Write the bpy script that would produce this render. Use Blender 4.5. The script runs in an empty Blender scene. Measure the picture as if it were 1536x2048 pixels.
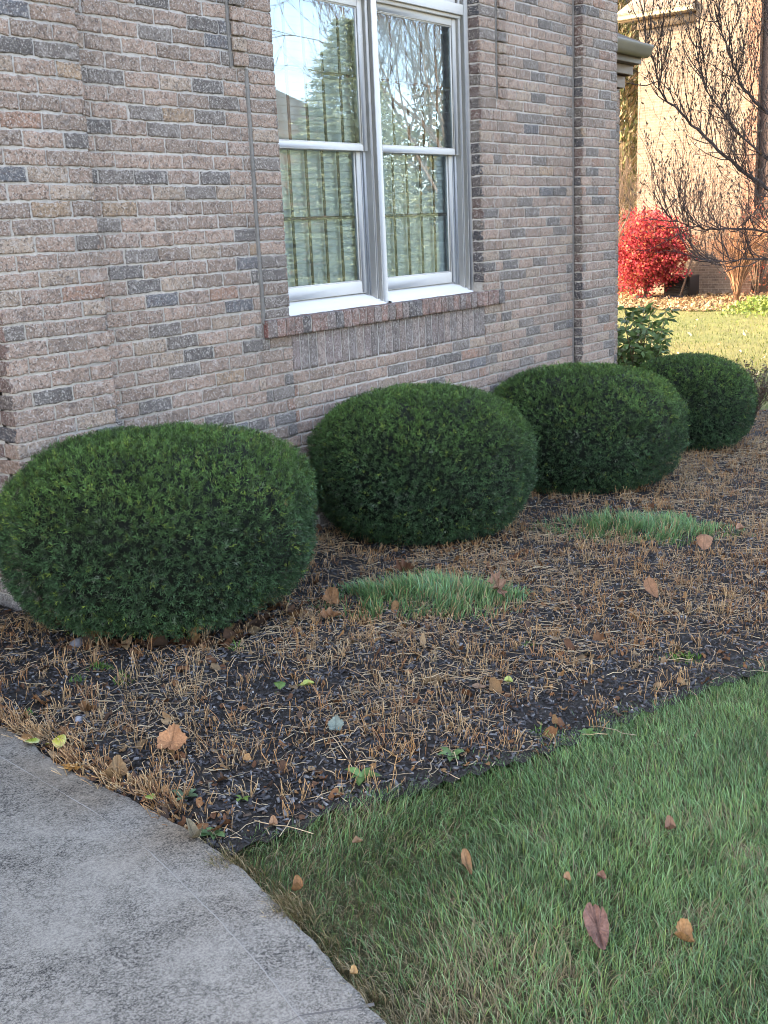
import bpy, math, random
import numpy as np
from math import radians, sin, cos, pi
from mathutils import Matrix, Vector

# ------------------------------------------------------------------ camera, sky, sun, exposure
scn = bpy.context.scene
col = scn.collection
cam_d = bpy.data.cameras.new('camera'); cam = bpy.data.objects.new('camera', cam_d); col.objects.link(cam)
Rv = Vector((0.60284392, -0.7966801, -0.04335928)); Uv = Vector((0.2245171, 0.11724073, 0.96739169)); Fv = Vector((0.76561823, 0.5929211, -0.24954616))
M = Matrix((Rv, Uv, -Fv)).transposed().to_4x4(); M.translation = Vector((-4.4458, -4.0193, 1.6566))
cam.matrix_world = M
cam_d.sensor_fit = 'VERTICAL'; cam_d.sensor_height = 36.0; cam_d.lens = 2199.8 / 2048 * 36
cam_d.clip_start = 0.05; cam_d.clip_end = 2000
scn.camera = cam

SUN_AZ = math.atan2(-0.62, 0.78)      # from +Y towards +X
SUN_EL = radians(32)
world = bpy.data.worlds.new('World'); scn.world = world; world.use_nodes = True
wn = world.node_tree.nodes; wl = world.node_tree.links
bg = wn['Background']; sky = wn.new('ShaderNodeTexSky'); sky.sky_type = 'NISHITA'
sky.sun_disc = False; sky.sun_elevation = SUN_EL; sky.sun_rotation = SUN_AZ
sky.air_density = 0.8; sky.dust_density = 2.2; sky.ozone_density = 0.6
wl.new(sky.outputs[0], bg.inputs[0]); bg.inputs[1].default_value = 0.15
sl = bpy.data.lights.new('sun', 'SUN'); sun = bpy.data.objects.new('sun', sl); col.objects.link(sun)
sl.energy = 2.0; sl.angle = radians(0.5); sl.color = (1.0, 0.84, 0.66)
sd = Vector((sin(SUN_AZ) * cos(SUN_EL), cos(SUN_AZ) * cos(SUN_EL), sin(SUN_EL)))
sun.rotation_euler = sd.to_track_quat('Z', 'Y').to_euler()
sun.location = sd * 40
scn.view_settings.view_transform = 'Standard'; scn.view_settings.look = 'None'
scn.view_settings.exposure = 3.25; scn.view_settings.gamma = 1
scn.view_settings.use_white_balance = True; scn.view_settings.white_balance_temperature = 8100; scn.view_settings.white_balance_tint = 12
scn.render.engine = 'CYCLES'
scn.cycles.max_bounces = 6; scn.cycles.diffuse_bounces = 3; scn.cycles.glossy_bounces = 4; scn.cycles.transparent_max_bounces = 12
scn.cycles.use_denoising = True; scn.cycles.denoising_prefilter = 'ACCURATE'; scn.cycles.filter_width = 1.0; scn.cycles.sample_clamp_indirect = 4

rng = np.random.default_rng(7); random.seed(7)

# ------------------------------------------------------------------ helpers
def ground(x, y=0):
    return np.interp(x, [-40, -4, -2.5, 6, 12, 25, 80], [.2, .19, .1485, -.319, -.45, -.58, -.8])

def vnoise(x, y, s, seed=0):
    x = np.asarray(x, float) * s + 1000.0; y = np.asarray(y, float) * s + 1000.0
    xi = np.floor(x).astype(np.int64); yi = np.floor(y).astype(np.int64); fx = x - xi; fy = y - yi
    fx = fx * fx * (3 - 2 * fx); fy = fy * fy * (3 - 2 * fy)
    def h(a, b):
        n = (a * 374761393 + b * 668265263 + seed * 1442695041) & 0x7fffffff
        n = ((n ^ (n >> 13)) * 1274126177) & 0x7fffffff
        return ((n ^ (n >> 16)) & 0xffff) / 65535.0
    return (h(xi, yi) * (1 - fx) + h(xi + 1, yi) * fx) * (1 - fy) + (h(xi, yi + 1) * (1 - fx) + h(xi + 1, yi + 1) * fx) * fy

def inside(px, py, poly):
    px = np.asarray(px); py = np.asarray(py); r = np.zeros(px.shape, bool); n = len(poly); j = n - 1
    for i in range(n):
        xi, yi = poly[i]; xj, yj = poly[j]
        c = ((yi > py) != (yj > py)) & (px < (xj - xi) * (py - yi) / ((yj - yi) or 1e-9) + xi)
        r ^= c; j = i
    return r

def tag(o, label=None, cat=None, group=None, kind=None):
    if label: o['label'] = label
    if cat: o['category'] = cat
    if group: o['group'] = group
    if kind: o['kind'] = kind
    return o

def mk(name, V, F, mat, parent=None, C=None, smooth=False, mi=None, sharp=False):
    """V (n,3); F list of int arrays (m,k); C (n,3) colours; mat one or a list"""
    V = np.asarray(V, np.float32).reshape(-1, 3)
    if not isinstance(F, (list, tuple)): F = [F]
    F = [np.asarray(f, np.int32) for f in F if len(f)]
    me = bpy.data.meshes.new(name)
    me.vertices.add(len(V)); me.vertices.foreach_set('co', V.ravel())
    tot = sum(f.size for f in F); npoly = sum(len(f) for f in F)
    me.loops.add(tot); me.loops.foreach_set('vertex_index', np.concatenate([f.ravel() for f in F]))
    me.polygons.add(npoly)
    sizes = np.concatenate([np.full(len(f), f.shape[1], np.int32) for f in F])
    starts = np.concatenate([[0], np.cumsum(sizes)[:-1]]).astype(np.int32)
    me.polygons.foreach_set('loop_start', starts)
    me.polygons.foreach_set('loop_total', sizes)
    if smooth: me.polygons.foreach_set('use_smooth', np.ones(npoly, bool))
    for m in (mat if isinstance(mat, (list, tuple)) else [mat]): me.materials.append(m)
    if mi is not None: me.polygons.foreach_set('material_index', np.asarray(mi, np.int32))
    if C is not None:
        a = me.color_attributes.new('col', 'FLOAT_COLOR', 'POINT')
        c4 = np.ones((len(V), 4), np.float32); c4[:, :3] = C
        a.data.foreach_set('color', c4.ravel())
    me.update(calc_edges=True); me.validate()
    o = bpy.data.objects.new(name, me); col.objects.link(o)
    if parent:
        o.parent = parent
        if parent.type == 'EMPTY': o.matrix_parent_inverse = Matrix.Translation(parent.location).inverted()
    return o

def empty(name, loc, **k):
    o = bpy.data.objects.new(name, None); col.objects.link(o); o.location = loc; o.empty_display_size = .1
    tag(o, **k); return o

class MB:
    """collects boxes / tubes / loose polys in one mesh"""
    def __init__(s): s.V = []; s.Q = []; s.T = []; s.C = []; s.n = 0
    def add(s, V, Q=None, T=None, c=(1, 1, 1)):
        V = np.asarray(V, float).reshape(-1, 3)
        if Q is not None and len(Q): s.Q.append(np.asarray(Q).reshape(-1, 4) + s.n)
        if T is not None and len(T): s.T.append(np.asarray(T).reshape(-1, 3) + s.n)
        s.V.append(V); c = np.asarray(c, float)
        s.C.append(np.broadcast_to(c, (len(V), 3)) if c.ndim == 1 else c); s.n += len(V)
        return s
    def box(s, x0, x1, y0, y1, z0, z1, c=(1, 1, 1), b=0.0):
        if b <= 0:
            V = [(x, y, z) for z in (z0, z1) for y in (y0, y1) for x in (x0, x1)]
            Q = [(0, 2, 3, 1), (4, 5, 7, 6), (0, 1, 5, 4), (2, 6, 7, 3), (0, 4, 6, 2), (1, 3, 7, 5)]
            return s.add(V, Q, c=c)
        V = []
        for z in (z0, z1):
            for y in (y0, y1):
                for x in (x0, x1):
                    sx = b if x == x0 else -b; sy = b if y == y0 else -b; sz = b if z == z0 else -b
                    V += [(x, y + sy, z + sz), (x + sx, y, z + sz), (x + sx, y + sy, z)]
        def I(ix, iy, iz, a): return ((iz * 2 + iy) * 2 + ix) * 3 + a
        Q = []; T = []
        for i in (0, 1):
            q = [I(i, 0, 0, 0), I(i, 0, 1, 0), I(i, 1, 1, 0), I(i, 1, 0, 0)]; Q.append(q if i == 0 else q[::-1])
            q = [I(0, i, 0, 1), I(1, i, 0, 1), I(1, i, 1, 1), I(0, i, 1, 1)]; Q.append(q if i == 0 else q[::-1])
            q = [I(0, 0, i, 2), I(0, 1, i, 2), I(1, 1, i, 2), I(1, 0, i, 2)]; Q.append(q if i == 0 else q[::-1])
        for iy in (0, 1):
            for iz in (0, 1): Q.append([I(0, iy, iz, 1), I(1, iy, iz, 1), I(1, iy, iz, 2), I(0, iy, iz, 2)])
        for ix in (0, 1):
            for iz in (0, 1): Q.append([I(ix, 0, iz, 0), I(ix, 1, iz, 0), I(ix, 1, iz, 2), I(ix, 0, iz, 2)])
            for iy in (0, 1): Q.append([I(ix, iy, 0, 0), I(ix, iy, 1, 0), I(ix, iy, 1, 1), I(ix, iy, 0, 1)])
        for ix in (0, 1):
            for iy in (0, 1):
                for iz in (0, 1): T.append([I(ix, iy, iz, 0), I(ix, iy, iz, 1), I(ix, iy, iz, 2)])
        return s.add(V, Q, T, c=c)
    def tube(s, P, r, k=6, c=(1, 1, 1), cap=True):
        P = np.asarray(P, float); n = len(P); r = np.broadcast_to(np.asarray(r, float), (n,))
        T = np.gradient(P, axis=0); T /= np.linalg.norm(T, axis=1)[:, None] + 1e-12
        ref = np.array([0.31, 0.17, 0.93]);
        if abs(T[0] @ ref) > .9: ref = np.array([.9, -.3, .1])
        A = np.cross(T, ref); A /= np.linalg.norm(A, axis=1)[:, None] + 1e-12; B = np.cross(T, A)
        a = np.arange(k) * 2 * pi / k
        V = P[:, None] + r[:, None, None] * (np.cos(a)[None, :, None] * A[:, None] + np.sin(a)[None, :, None] * B[:, None])
        V = V.reshape(-1, 3); i = np.arange(n - 1)[:, None] * k; j = np.arange(k)[None]; j2 = (j + 1) % k
        Q = np.stack([i + j, i + j2, i + k + j2, i + k + j], -1).reshape(-1, 4)
        if cap:
            V = np.vstack([V, P[0], P[-1]]); nn = n * k
            jj = np.arange(k); T3 = np.vstack([np.stack([(jj + 1) % k, jj, np.full(k, nn)], 1), np.stack([(n - 1) * k + jj, (n - 1) * k + (jj + 1) % k, np.full(k, nn + 1)], 1)])
        else: T3 = None
        return s.add(V, Q, T3, c=c)
    def build(s, name, mat, parent=None, smooth=False):
        F = []
        if s.Q: F.append(np.vstack(s.Q))
        if s.T: F.append(np.vstack(s.T))
        return mk(name, np.vstack(s.V), F, mat, parent, C=np.vstack(s.C), smooth=smooth)

# ------------------------------------------------------------------ materials
def N(m, t, **k):
    n = m.node_tree.nodes.new(t)
    for a, b in k.items(): setattr(n, a, b)
    return n
def material(name, base=(1, 1, 1), rough=.8, attr=True, noise=None, bump=None, spec=.3, trans=0, metallic=0, extra=None):
    """noise = list of (scale, lo, hi[, squash xyz]) multiplied onto the colour; bump = list of (scale, strength, distance[, squash])"""
    m = bpy.data.materials.new(name); m.use_nodes = True
    nt = m.node_tree; L = nt.links; b = nt.nodes['Principled BSDF']
    b.inputs['Roughness'].default_value = rough; b.inputs['Specular IOR Level'].default_value = spec
    b.inputs['Metallic'].default_value = metallic
    tc = N(m, 'ShaderNodeTexCoord')
    mul = N(m, 'ShaderNodeMix', data_type='RGBA', blend_type='MULTIPLY'); mul.inputs[0].default_value = 1
    if attr:
        a = N(m, 'ShaderNodeAttribute', attribute_name='col'); L.new(a.outputs['Color'], mul.inputs[6])
    else: mul.inputs[6].default_value = (1, 1, 1, 1)
    mul.inputs[7].default_value = (*base, 1); cur = mul.outputs[2]
    def coord(sq):
        if sq is None: return tc.outputs['Object']
        mp = N(m, 'ShaderNodeMapping'); mp.inputs['Scale'].default_value = sq; L.new(tc.outputs['Object'], mp.inputs[0]); return mp.outputs[0]
    for e in (noise or []):
        sc, lo, hi = e[:3]; sq = e[3] if len(e) > 3 else None; ctr = e[4] if len(e) > 4 else (.3, .7)
        t = N(m, 'ShaderNodeTexNoise'); t.inputs['Scale'].default_value = sc; t.inputs['Detail'].default_value = 4; t.inputs['Roughness'].default_value = .6
        L.new(coord(sq), t.inputs['Vector'])
        r = N(m, 'ShaderNodeMapRange'); r.inputs[1].default_value = ctr[0]; r.inputs[2].default_value = ctr[1]; r.inputs[3].default_value = lo; r.inputs[4].default_value = hi
        L.new(t.outputs['Fac'], r.inputs[0])
        x = N(m, 'ShaderNodeMix', data_type='RGBA', blend_type='MULTIPLY'); x.inputs[0].default_value = 1
        L.new(cur, x.inputs[6]); L.new(r.outputs[0], x.inputs[7]); cur = x.outputs[2]
    if extra: cur = extra(m, cur, tc)
    L.new(cur, b.inputs['Base Color'])
    prev = None
    for e in (bump or []):
        sc, st, dist = e[:3]; sq = e[3] if len(e) > 3 else None
        t = N(m, 'ShaderNodeTexNoise'); t.inputs['Scale'].default_value = sc; t.inputs['Detail'].default_value = 4
        L.new(coord(sq), t.inputs['Vector'])
        bp = N(m, 'ShaderNodeBump'); bp.inputs['Strength'].default_value = st; bp.inputs['Distance'].default_value = dist
        L.new(t.outputs['Fac'], bp.inputs['Height'])
        if prev: L.new(prev, bp.inputs['Normal'])
        prev = bp.outputs[0]
    if prev: L.new(prev, b.inputs['Normal'])
    if trans:
        tr = N(m, 'ShaderNodeBsdfTranslucent'); L.new(cur, tr.inputs[0])
        ms = N(m, 'ShaderNodeMixShader'); ms.inputs[0].default_value = trans
        L.new(b.outputs[0], ms.inputs[1]); L.new(tr.outputs[0], ms.inputs[2]); L.new(ms.outputs[0], nt.nodes['Material Output'].inputs[0])
    return m

def speckle(scale, thr, colour, amt):
    def f(m, cur, tc):
        L = m.node_tree.links
        v = N(m, 'ShaderNodeTexNoise'); v.inputs['Scale'].default_value = scale; v.inputs['Detail'].default_value = 3; L.new(tc.outputs['Object'], v.inputs['Vector'])
        r = N(m, 'ShaderNodeMapRange'); r.inputs[1].default_value = thr; r.inputs[2].default_value = thr + .07; r.inputs[4].default_value = amt; L.new(v.outputs['Fac'], r.inputs[0])
        x = N(m, 'ShaderNodeMix', data_type='RGBA'); L.new(r.outputs[0], x.inputs[0]); L.new(cur, x.inputs[6]); x.inputs[7].default_value = (*colour, 1)
        return x.outputs[2]
    return f
def brick_skin(m, cur, tc):
    """cracked pale crust over darker body, as on tumbled clay brick"""
    L = m.node_tree.links
    for sc, th0, th1, colr, amt, det in ((85, .47, .39, (.075, .056, .048), .72, 3), (130, .545, .62, (.52, .46, .42), .62, 3), (34, .56, .68, (.44, .385, .35), .45, 4), (26, .44, .34, (.11, .085, .078), .5, 3)):
        v = N(m, 'ShaderNodeTexNoise'); v.inputs['Scale'].default_value = sc; v.inputs['Detail'].default_value = det; v.inputs['Distortion'].default_value = .9; L.new(tc.outputs['Object'], v.inputs['Vector'])
        r = N(m, 'ShaderNodeMapRange'); r.inputs[1].default_value = th0; r.inputs[2].default_value = th1; r.inputs[4].default_value = amt; L.new(v.outputs['Fac'], r.inputs[0])
        x = N(m, 'ShaderNodeMix', data_type='RGBA'); L.new(r.outputs[0], x.inputs[0]); L.new(cur, x.inputs[6]); x.inputs[7].default_value = (*colr, 1); cur = x.outputs[2]
    return cur

MT = {}
MT['brick'] = material('brick_clay', rough=.92, noise=[(.9, .90, 1.08), (9, .86, 1.14), (40, .8, 1.2)], bump=[(120, .6, .004), (45, .5, .005)], extra=brick_skin, spec=.2)
MT['mortar'] = material('mortar', (.42, .375, .335), .95, attr=False, noise=[(5, .85, 1.12), (60, .78, 1.15)], bump=[(90, .7, .004)], spec=.1)
MT['caulk'] = material('caulk', (.20, .18, .165), .8, attr=False, noise=[(12, .75, 1.15), (90, .8, 1.1)], bump=[(40, .6, .004)])
MT['paint'] = material('window_paint', (.72, .68, .63), .45, attr=True, noise=[(3, .95, 1.04)], spec=.3)
MT['white'] = material('white_vinyl', (.62, .62, .63), .4, attr=True, noise=[(8, .93, 1.03)], spec=.4)
MT['soil'] = material('soil', (.028, .024, .021), .95, attr=False, noise=[(6, .7, 1.3), (60, .6, 1.5)], bump=[(60, .8, .02), (200, .6, .006)])
MT['mulch'] = material('mulch_chips', rough=.75, noise=[(80, .7, 1.3)], bump=[(200, .5, .002)], spec=.35)
MT['straw'] = material('dry_stem', rough=.7, noise=[(90, .7, 1.2)], spec=.3, trans=.08)
MT['deadleaf'] = material('dead_leaf', (1.0, .99, .82), rough=.7, noise=[(30, .75, 1.2), (160, .75, 1.2)], bump=[(60, .5, .004)], spec=.3, trans=.15)
MT['leaf'] = material('green_leaf', rough=.5, noise=[(60, .8, 1.2)], spec=.4, trans=.2)
MT['grass'] = material('grass_blade', rough=.55, spec=.35, trans=.2)
MT['needle'] = material('yew_needle', rough=.5, spec=.3, trans=.04)
MT['bark'] = material('bark', rough=.9, noise=[(25, .7, 1.25), (90, .8, 1.2)], bump=[(60, .8, .006)])
MT['red'] = material('red_leaf', rough=.55, spec=.3, trans=.45)
MT['stone'] = material('stone', rough=.85, noise=[(20, .75, 1.2), (120, .8, 1.15)], bump=[(50, .6, .006)])
MT['dark'] = material('dark_interior', (.035, .035, .04), .9, attr=False)
MT['blind'] = material('blind_slat', (.80, .83, .80), .5, attr=False, spec=.4, trans=.2)
def lawn_extra(m, cur, tc): return cur
MT['turf'] = material('turf_soil', rough=.95, noise=[(3, .8, 1.2), (30, .65, 1.35), (140, .6, 1.4)], bump=[(80, .9, .02)])
MT['concrete'] = None

def concrete():
    m = bpy.data.materials.new('concrete_broomed'); m.use_nodes = True; nt = m.node_tree; L = nt.links; b = nt.nodes['Principled BSDF']
    b.inputs['Roughness'].default_value = .9; b.inputs['Specular IOR Level'].default_value = .25
    tc = N(m, 'ShaderNodeTexCoord')
    def noise(sc, det=5, sq=None, rot=0, rough=.6, dist=0):
        t = N(m, 'ShaderNodeTexNoise'); t.inputs['Scale'].default_value = sc; t.inputs['Detail'].default_value = det; t.inputs['Roughness'].default_value = rough; t.inputs['Distortion'].default_value = dist
        mp = N(m, 'ShaderNodeMapping'); mp.inputs['Scale'].default_value = sq or (1, 1, 1); mp.inputs['Rotation'].default_value = (0, 0, rot)
        L.new(tc.outputs['Object'], mp.inputs[0]); L.new(mp.outputs[0], t.inputs['Vector']); return t.outputs['Fac']
    def rng_(src, a, b_, c, d):
        r = N(m, 'ShaderNodeMapRange'); r.inputs[1].default_value = a; r.inputs[2].default_value = b_; r.inputs[3].default_value = c; r.inputs[4].default_value = d; L.new(src, r.inputs[0]); return r.outputs[0]
    def math_(op, a, b_):
        n = N(m, 'ShaderNodeMath', operation=op)
        for i, v in enumerate((a, b_)):
            if isinstance(v, (int, float)): n.inputs[i].default_value = v
            else: L.new(v, n.inputs[i])
        return n.outputs[0]
    blot = rng_(noise(4.2, 7, rough=.78, dist=.5), .36, .62, .30, 1)           # algae stained blotches
    pores = rng_(noise(170, 6, rough=.85), .44, .56, 0, 1)
    m1 = N(m, 'ShaderNodeMapping'); m1.inputs['Rotation'].default_value = (0, 0, radians(49)); L.new(tc.outputs['Object'], m1.inputs[0])
    m2 = N(m, 'ShaderNodeMapping'); m2.inputs['Scale'].default_value = (1, 6.5, 1); L.new(m1.outputs[0], m2.inputs[0])
    bn = N(m, 'ShaderNodeTexNoise'); bn.inputs['Scale'].default_value = 26; bn.inputs['Detail'].default_value = 4; bn.inputs['Roughness'].default_value = .65; L.new(m2.outputs[0], bn.inputs['Vector'])
    broom = rng_(bn.outputs['Fac'], .38, .62, 0, 1)
    fine = rng_(noise(110, 3), .35, .65, 0, 1)
    dirt = math_('MULTIPLY', blot, math_('ADD', math_('MULTIPLY', pores, .74), math_('MULTIPLY', broom, .26)))
    mott = rng_(noise(48, 5, rough=.75), .42, .58, 0, 1)
    f = math_('ADD', math_('MULTIPLY', dirt, .85), math_('ADD', math_('MULTIPLY', pores, .16), math_('MULTIPLY', math_('MULTIPLY', mott, blot), .28)))
    x = N(m, 'ShaderNodeMix', data_type='RGBA'); L.new(f, x.inputs[0]); x.inputs[6].default_value = (.36, .33, .285, 1); x.inputs[7].default_value = (.035, .034, .032, 1)
    # brown stain hugging the planting bed edge comes with the vertex colour
    a = N(m, 'ShaderNodeAttribute', attribute_name='col')
    y = N(m, 'ShaderNodeMix', data_type='RGBA', blend_type='MULTIPLY'); y.inputs[0].default_value = 1; L.new(x.outputs[2], y.inputs[6]); L.new(a.outputs['Color'], y.inputs[7])
    L.new(y.outputs[2], b.inputs['Base Color'])
    bp = N(m, 'ShaderNodeBump'); bp.inputs['Strength'].default_value = .3; bp.inputs['Distance'].default_value = .002
    L.new(math_('ADD', broom, math_('MULTIPLY', pores, .8)), bp.inputs['Height']); L.new(bp.outputs[0], b.inputs['Normal'])
    return m
MT['concrete'] = concrete()

def brick_tex(name, c1, c2, mortar, scale=1.0, rot=None):
    m = bpy.data.materials.new(name); m.use_nodes = True; nt = m.node_tree; L = nt.links; b = nt.nodes['Principled BSDF']
    b.inputs['Roughness'].default_value = .9; b.inputs['Specular IOR Level'].default_value = .2
    uv = N(m, 'ShaderNodeAttribute', attribute_name='wuv')
    t = N(m, 'ShaderNodeTexBrick'); t.inputs['Scale'].default_value = 1; t.inputs['Brick Width'].default_value = .2032; t.inputs['Row Height'].default_value = .0694
    t.inputs['Mortar Size'].default_value = .005; t.inputs['Mortar Smooth'].default_value = .2; t.inputs['Color1'].default_value = (*c1, 1); t.inputs['Color2'].default_value = (*c2, 1); t.inputs['Mortar'].default_value = (*mortar, 1)
    L.new(uv.outputs['Vector'], t.inputs['Vector'])
    n = N(m, 'ShaderNodeTexNoise'); n.inputs['Scale'].default_value = 14; n.inputs['Detail'].default_value = 5; L.new(uv.outputs['Vector'], n.inputs['Vector'])
    r = N(m, 'ShaderNodeMapRange'); r.inputs[1].default_value = .3; r.inputs[2].default_value = .7; r.inputs[3].default_value = .75; r.inputs[4].default_value = 1.2; L.new(n.outputs['Fac'], r.inputs[0])
    x = N(m, 'ShaderNodeMix', data_type='RGBA', blend_type='MULTIPLY'); x.inputs[0].default_value = 1; L.new(t.outputs['Color'], x.inputs[6]); L.new(r.outputs[0], x.inputs[7]); L.new(x.outputs[2], b.inputs['Base Color'])
    bp = N(m, 'ShaderNodeBump'); bp.inputs['Strength'].default_value = .8; bp.inputs['Distance'].default_value = .008; bp.invert = True; L.new(t.outputs['Fac'], bp.inputs['Height']); L.new(bp.outputs[0], b.inputs['Normal'])
    return m
MT['bricktex'] = brick_tex('brickwork', (.23, .165, .14), (.15, .115, .10), (.36, .34, .32))
MT['farbrick'] = brick_tex('tan_brickwork', (.205, .158, .122), (.14, .106, .083), (.29, .245, .20))
MT['farbrick2'] = brick_tex('russet_brickwork', (.22, .125, .09), (.17, .10, .07), (.28, .21, .17))
MT['shingle'] = material('roof_shingle', (.15, .115, .09), .9, attr=False, noise=[(1.2, .8, 1.2), (18, .7, 1.3, (1, 1, 4)), (60, .8, 1.2)], bump=[(30, .6, .01)])
MT['fascia'] = material('fascia_paint', (.40, .37, .33), .5, attr=True, noise=[(4, .9, 1.06)], spec=.4)

def wall_quads(name, quads, mat, parent=None):
    """quads: list of (p0, udir, width, height) vertical rectangles; stores metric wuv for the brick pattern"""
    V = []; F = []; W = []
    for p, u, w, h in quads:
        p = np.array(p, float); u = np.array(u, float); n = len(V)
        V += [p, p + u * w, p + u * w + (0, 0, h), p + (0, 0, h)]; F.append((n, n + 1, n + 2, n + 3))
        o = p @ u
        W += [(o, p[2], 0), (o + w, p[2], 0), (o + w, p[2] + h, 0), (o, p[2] + h, 0)]
    o = mk(name, V, [np.array(F)], mat, parent)
    a = o.data.attributes.new('wuv', 'FLOAT_VECTOR', 'POINT'); a.data.foreach_set('vector', np.array(W, np.float32).ravel())
    return o

# ------------------------------------------------------------------ the brick house
Z0 = 1.27; CH = .0694; BP = .2032; GAP = .0105
PAL = [((.335, .235, .188), .30), ((.310, .222, .182), .28), ((.265, .195, .160), .16), ((.35, .262, .205), .09), ((.185, .158, .145), .10), ((.140, .125, .120), .07), ((.14, .138, .15), .015), ((.36, .25, .175), .018), ((.30, .180, .135), .03)]
PC = np.array([p[0] for p in PAL]) * (.905, .872, .845); PW = np.array([p[1] for p in PAL]); PW /= PW.sum()
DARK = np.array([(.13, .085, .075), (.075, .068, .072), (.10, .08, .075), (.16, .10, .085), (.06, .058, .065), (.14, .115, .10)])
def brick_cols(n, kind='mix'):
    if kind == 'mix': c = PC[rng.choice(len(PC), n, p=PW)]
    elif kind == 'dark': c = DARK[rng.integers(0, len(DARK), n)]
    elif kind == 'sill': c = np.array([(.21, .125, .105), (.17, .13, .12), (.24, .14, .115), (.115, .10, .098), (.20, .15, .135)])[rng.integers(0, 5, n)]
    elif kind == 'soldier': c = np.array([(.235, .18, .16), (.20, .15, .14), (.26, .195, .17), (.185, .15, .14)])[rng.integers(0, 4, n)]
    return c * rng.uniform(.88, 1.12, (n, 1))
def bond(u0, u1, i0, i1, off, skip=None):
    """running bond rectangles between u0,u1 for courses i0..i1-1; off(i) = position of one joint"""
    out = []
    for i in range(i0, i1):
        o = off(i); k0 = math.floor((u0 - o) / BP); js = [u0]; k = k0 + 1
        while o + k * BP < u1 - .028:
            if o + k * BP > u0 + .028: js.append(o + k * BP)
            k += 1
        js.append(u1)
        for a, b in zip(js[:-1], js[1:]):
            la = a + (GAP / 2 if a > u0 else 0); lb = b - (GAP / 2 if b < u1 else 0)
            r = (la, i * CH + GAP / 2, lb, (i + 1) * CH - GAP / 2)
            if skip is None or not skip(r): out.append(r)
    return out
def bricks(rects, O, U, Vd, Nn, cols, nx=9, ny=4, depth=.014, proud=0.0):
    """textured brick faces: returns V, Q, C"""
    R = np.array(rects, float); n = len(R); O = np.array(O, float); U = np.array(U, float); Vd = np.array(Vd, float); Nn = np.array(Nn, float)
    su = np.linspace(0, 1, nx + 1); sv = np.linspace(0, 1, ny + 1)
    su = np.concatenate([[0, .035], su[1:-1], [.965, 1]]); sv = np.concatenate([[0, .09], sv[1:-1], [.91, 1]])
    A, B = len(su), len(sv)
    uu = R[:, None, None, 0] + (R[:, 2] - R[:, 0])[:, None, None] * su[None, None, :]
    vv = R[:, None, None, 1] + (R[:, 3] - R[:, 1])[:, None, None] * sv[None, :, None]
    uu = np.broadcast_to(uu, (n, B, A)).copy(); vv = np.broadcast_to(vv, (n, B, A)).copy()
    ww = rng.normal(0, .0007, (n, B, A)) + rng.uniform(-.0009, .0018, (n, 1, 1)) + proud
    edge = np.zeros((B, A), bool); edge[0] = edge[-1] = True; edge[:, 0] = edge[:, -1] = True
    uu += rng.normal(0, .0015, (n, B, A)) + rng.normal(0, .0012, (n, 1, 1)); vv += rng.normal(0, .0014, (n, B, A)) + rng.normal(0, .0012, (n, 1, A))
    ww[:, edge] -= .0013
    tilt = rng.normal(0, .008, (n, 1, 1)) * (uu - R[:, None, None, 0]); vv += tilt + rng.normal(0, .0008, (n, 1, 1))
    P = O + uu[..., None] * U + vv[..., None] * Vd + ww[..., None] * Nn
    P = P.reshape(n, -1, 3); idx = np.arange(A * B).reshape(B, A)
    q = np.stack([idx[:-1, :-1], idx[:-1, 1:], idx[1:, 1:], idx[1:, :-1]], -1).reshape(-1, 4)
    per = np.concatenate([idx[0, :-1], idx[:-1, -1], idx[-1, ::-1][:-1], idx[::-1, 0][:-1]]); m = len(per)
    S = P[:, per] - Nn * depth
    P = np.concatenate([P, S], 1); base = A * B
    j = np.arange(m); j2 = (j + 1) % m
    q2 = np.stack([per[j], base + j, base + j2, per[j2]], -1)
    Q = np.concatenate([q, q2]); nv = P.shape[1]
    # outward orientation
    if np.cross(U, Vd) @ Nn < 0: Q = Q[:, ::-1]
    Qa = (Q[None] + (np.arange(n) * nv)[:, None, None]).reshape(-1, 4)
    C = np.repeat(cols, nv, 0)
    return P.reshape(-1, 3), Qa, C

house = empty('brick_house', (1.0, 0, 0), label='brown and grey brick house with a double sash window and brick pilasters', cat='house')
W0, W1 = 0.0, 1.955                  # window opening
PL0, PL1 = -1.805, -1.275            # left pilaster
PR0, PR1 = 3.233, 3.80               # right pilaster
PJ = -.07
I0, I1 = -21, 34
wallmb = []
def wall_add(rects, O, U, V, Nn, kind='mix', proud=0, cols=None, nx=9, ny=4):
    c = brick_cols(len(rects), kind) if cols is None else cols
    R = np.array(rects)
    zc = O[2] + (R[:, 1] + R[:, 3]) / 2 * V[2]
    gx = np.interp(O[0] + R[:, 0] * U[0], [-2, 6], [.12, -.3])
    low = zc < gx + .11
    if kind == 'mix': c[low] = c[low] * .25 + np.array([.17, .165, .155])
    wallmb.append(bricks(rects, O, U, V, Nn, c, nx, ny, proud=proud))
ex, ey, ez = (1, 0, 0), (0, 1, 0), (0, 0, 1)
OFFM = -.3747
def off_main(i): return OFFM + (0 if i % 2 else .1016)
def skipL(r): return False
HI = 17
# left of the window
wall_add(bond(PL1 - .03, -.222, I0, HI, off_main, lambda r: r[1] > -.16 and r[3] < -.02 and False), (0, 0, Z0), ex, ez, (0, -1, 0))
wall_add(bond(PL1 - .03, -.322, HI, I1, off_main), (0, 0, Z0), ex, ez, (0, -1, 0))
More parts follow.
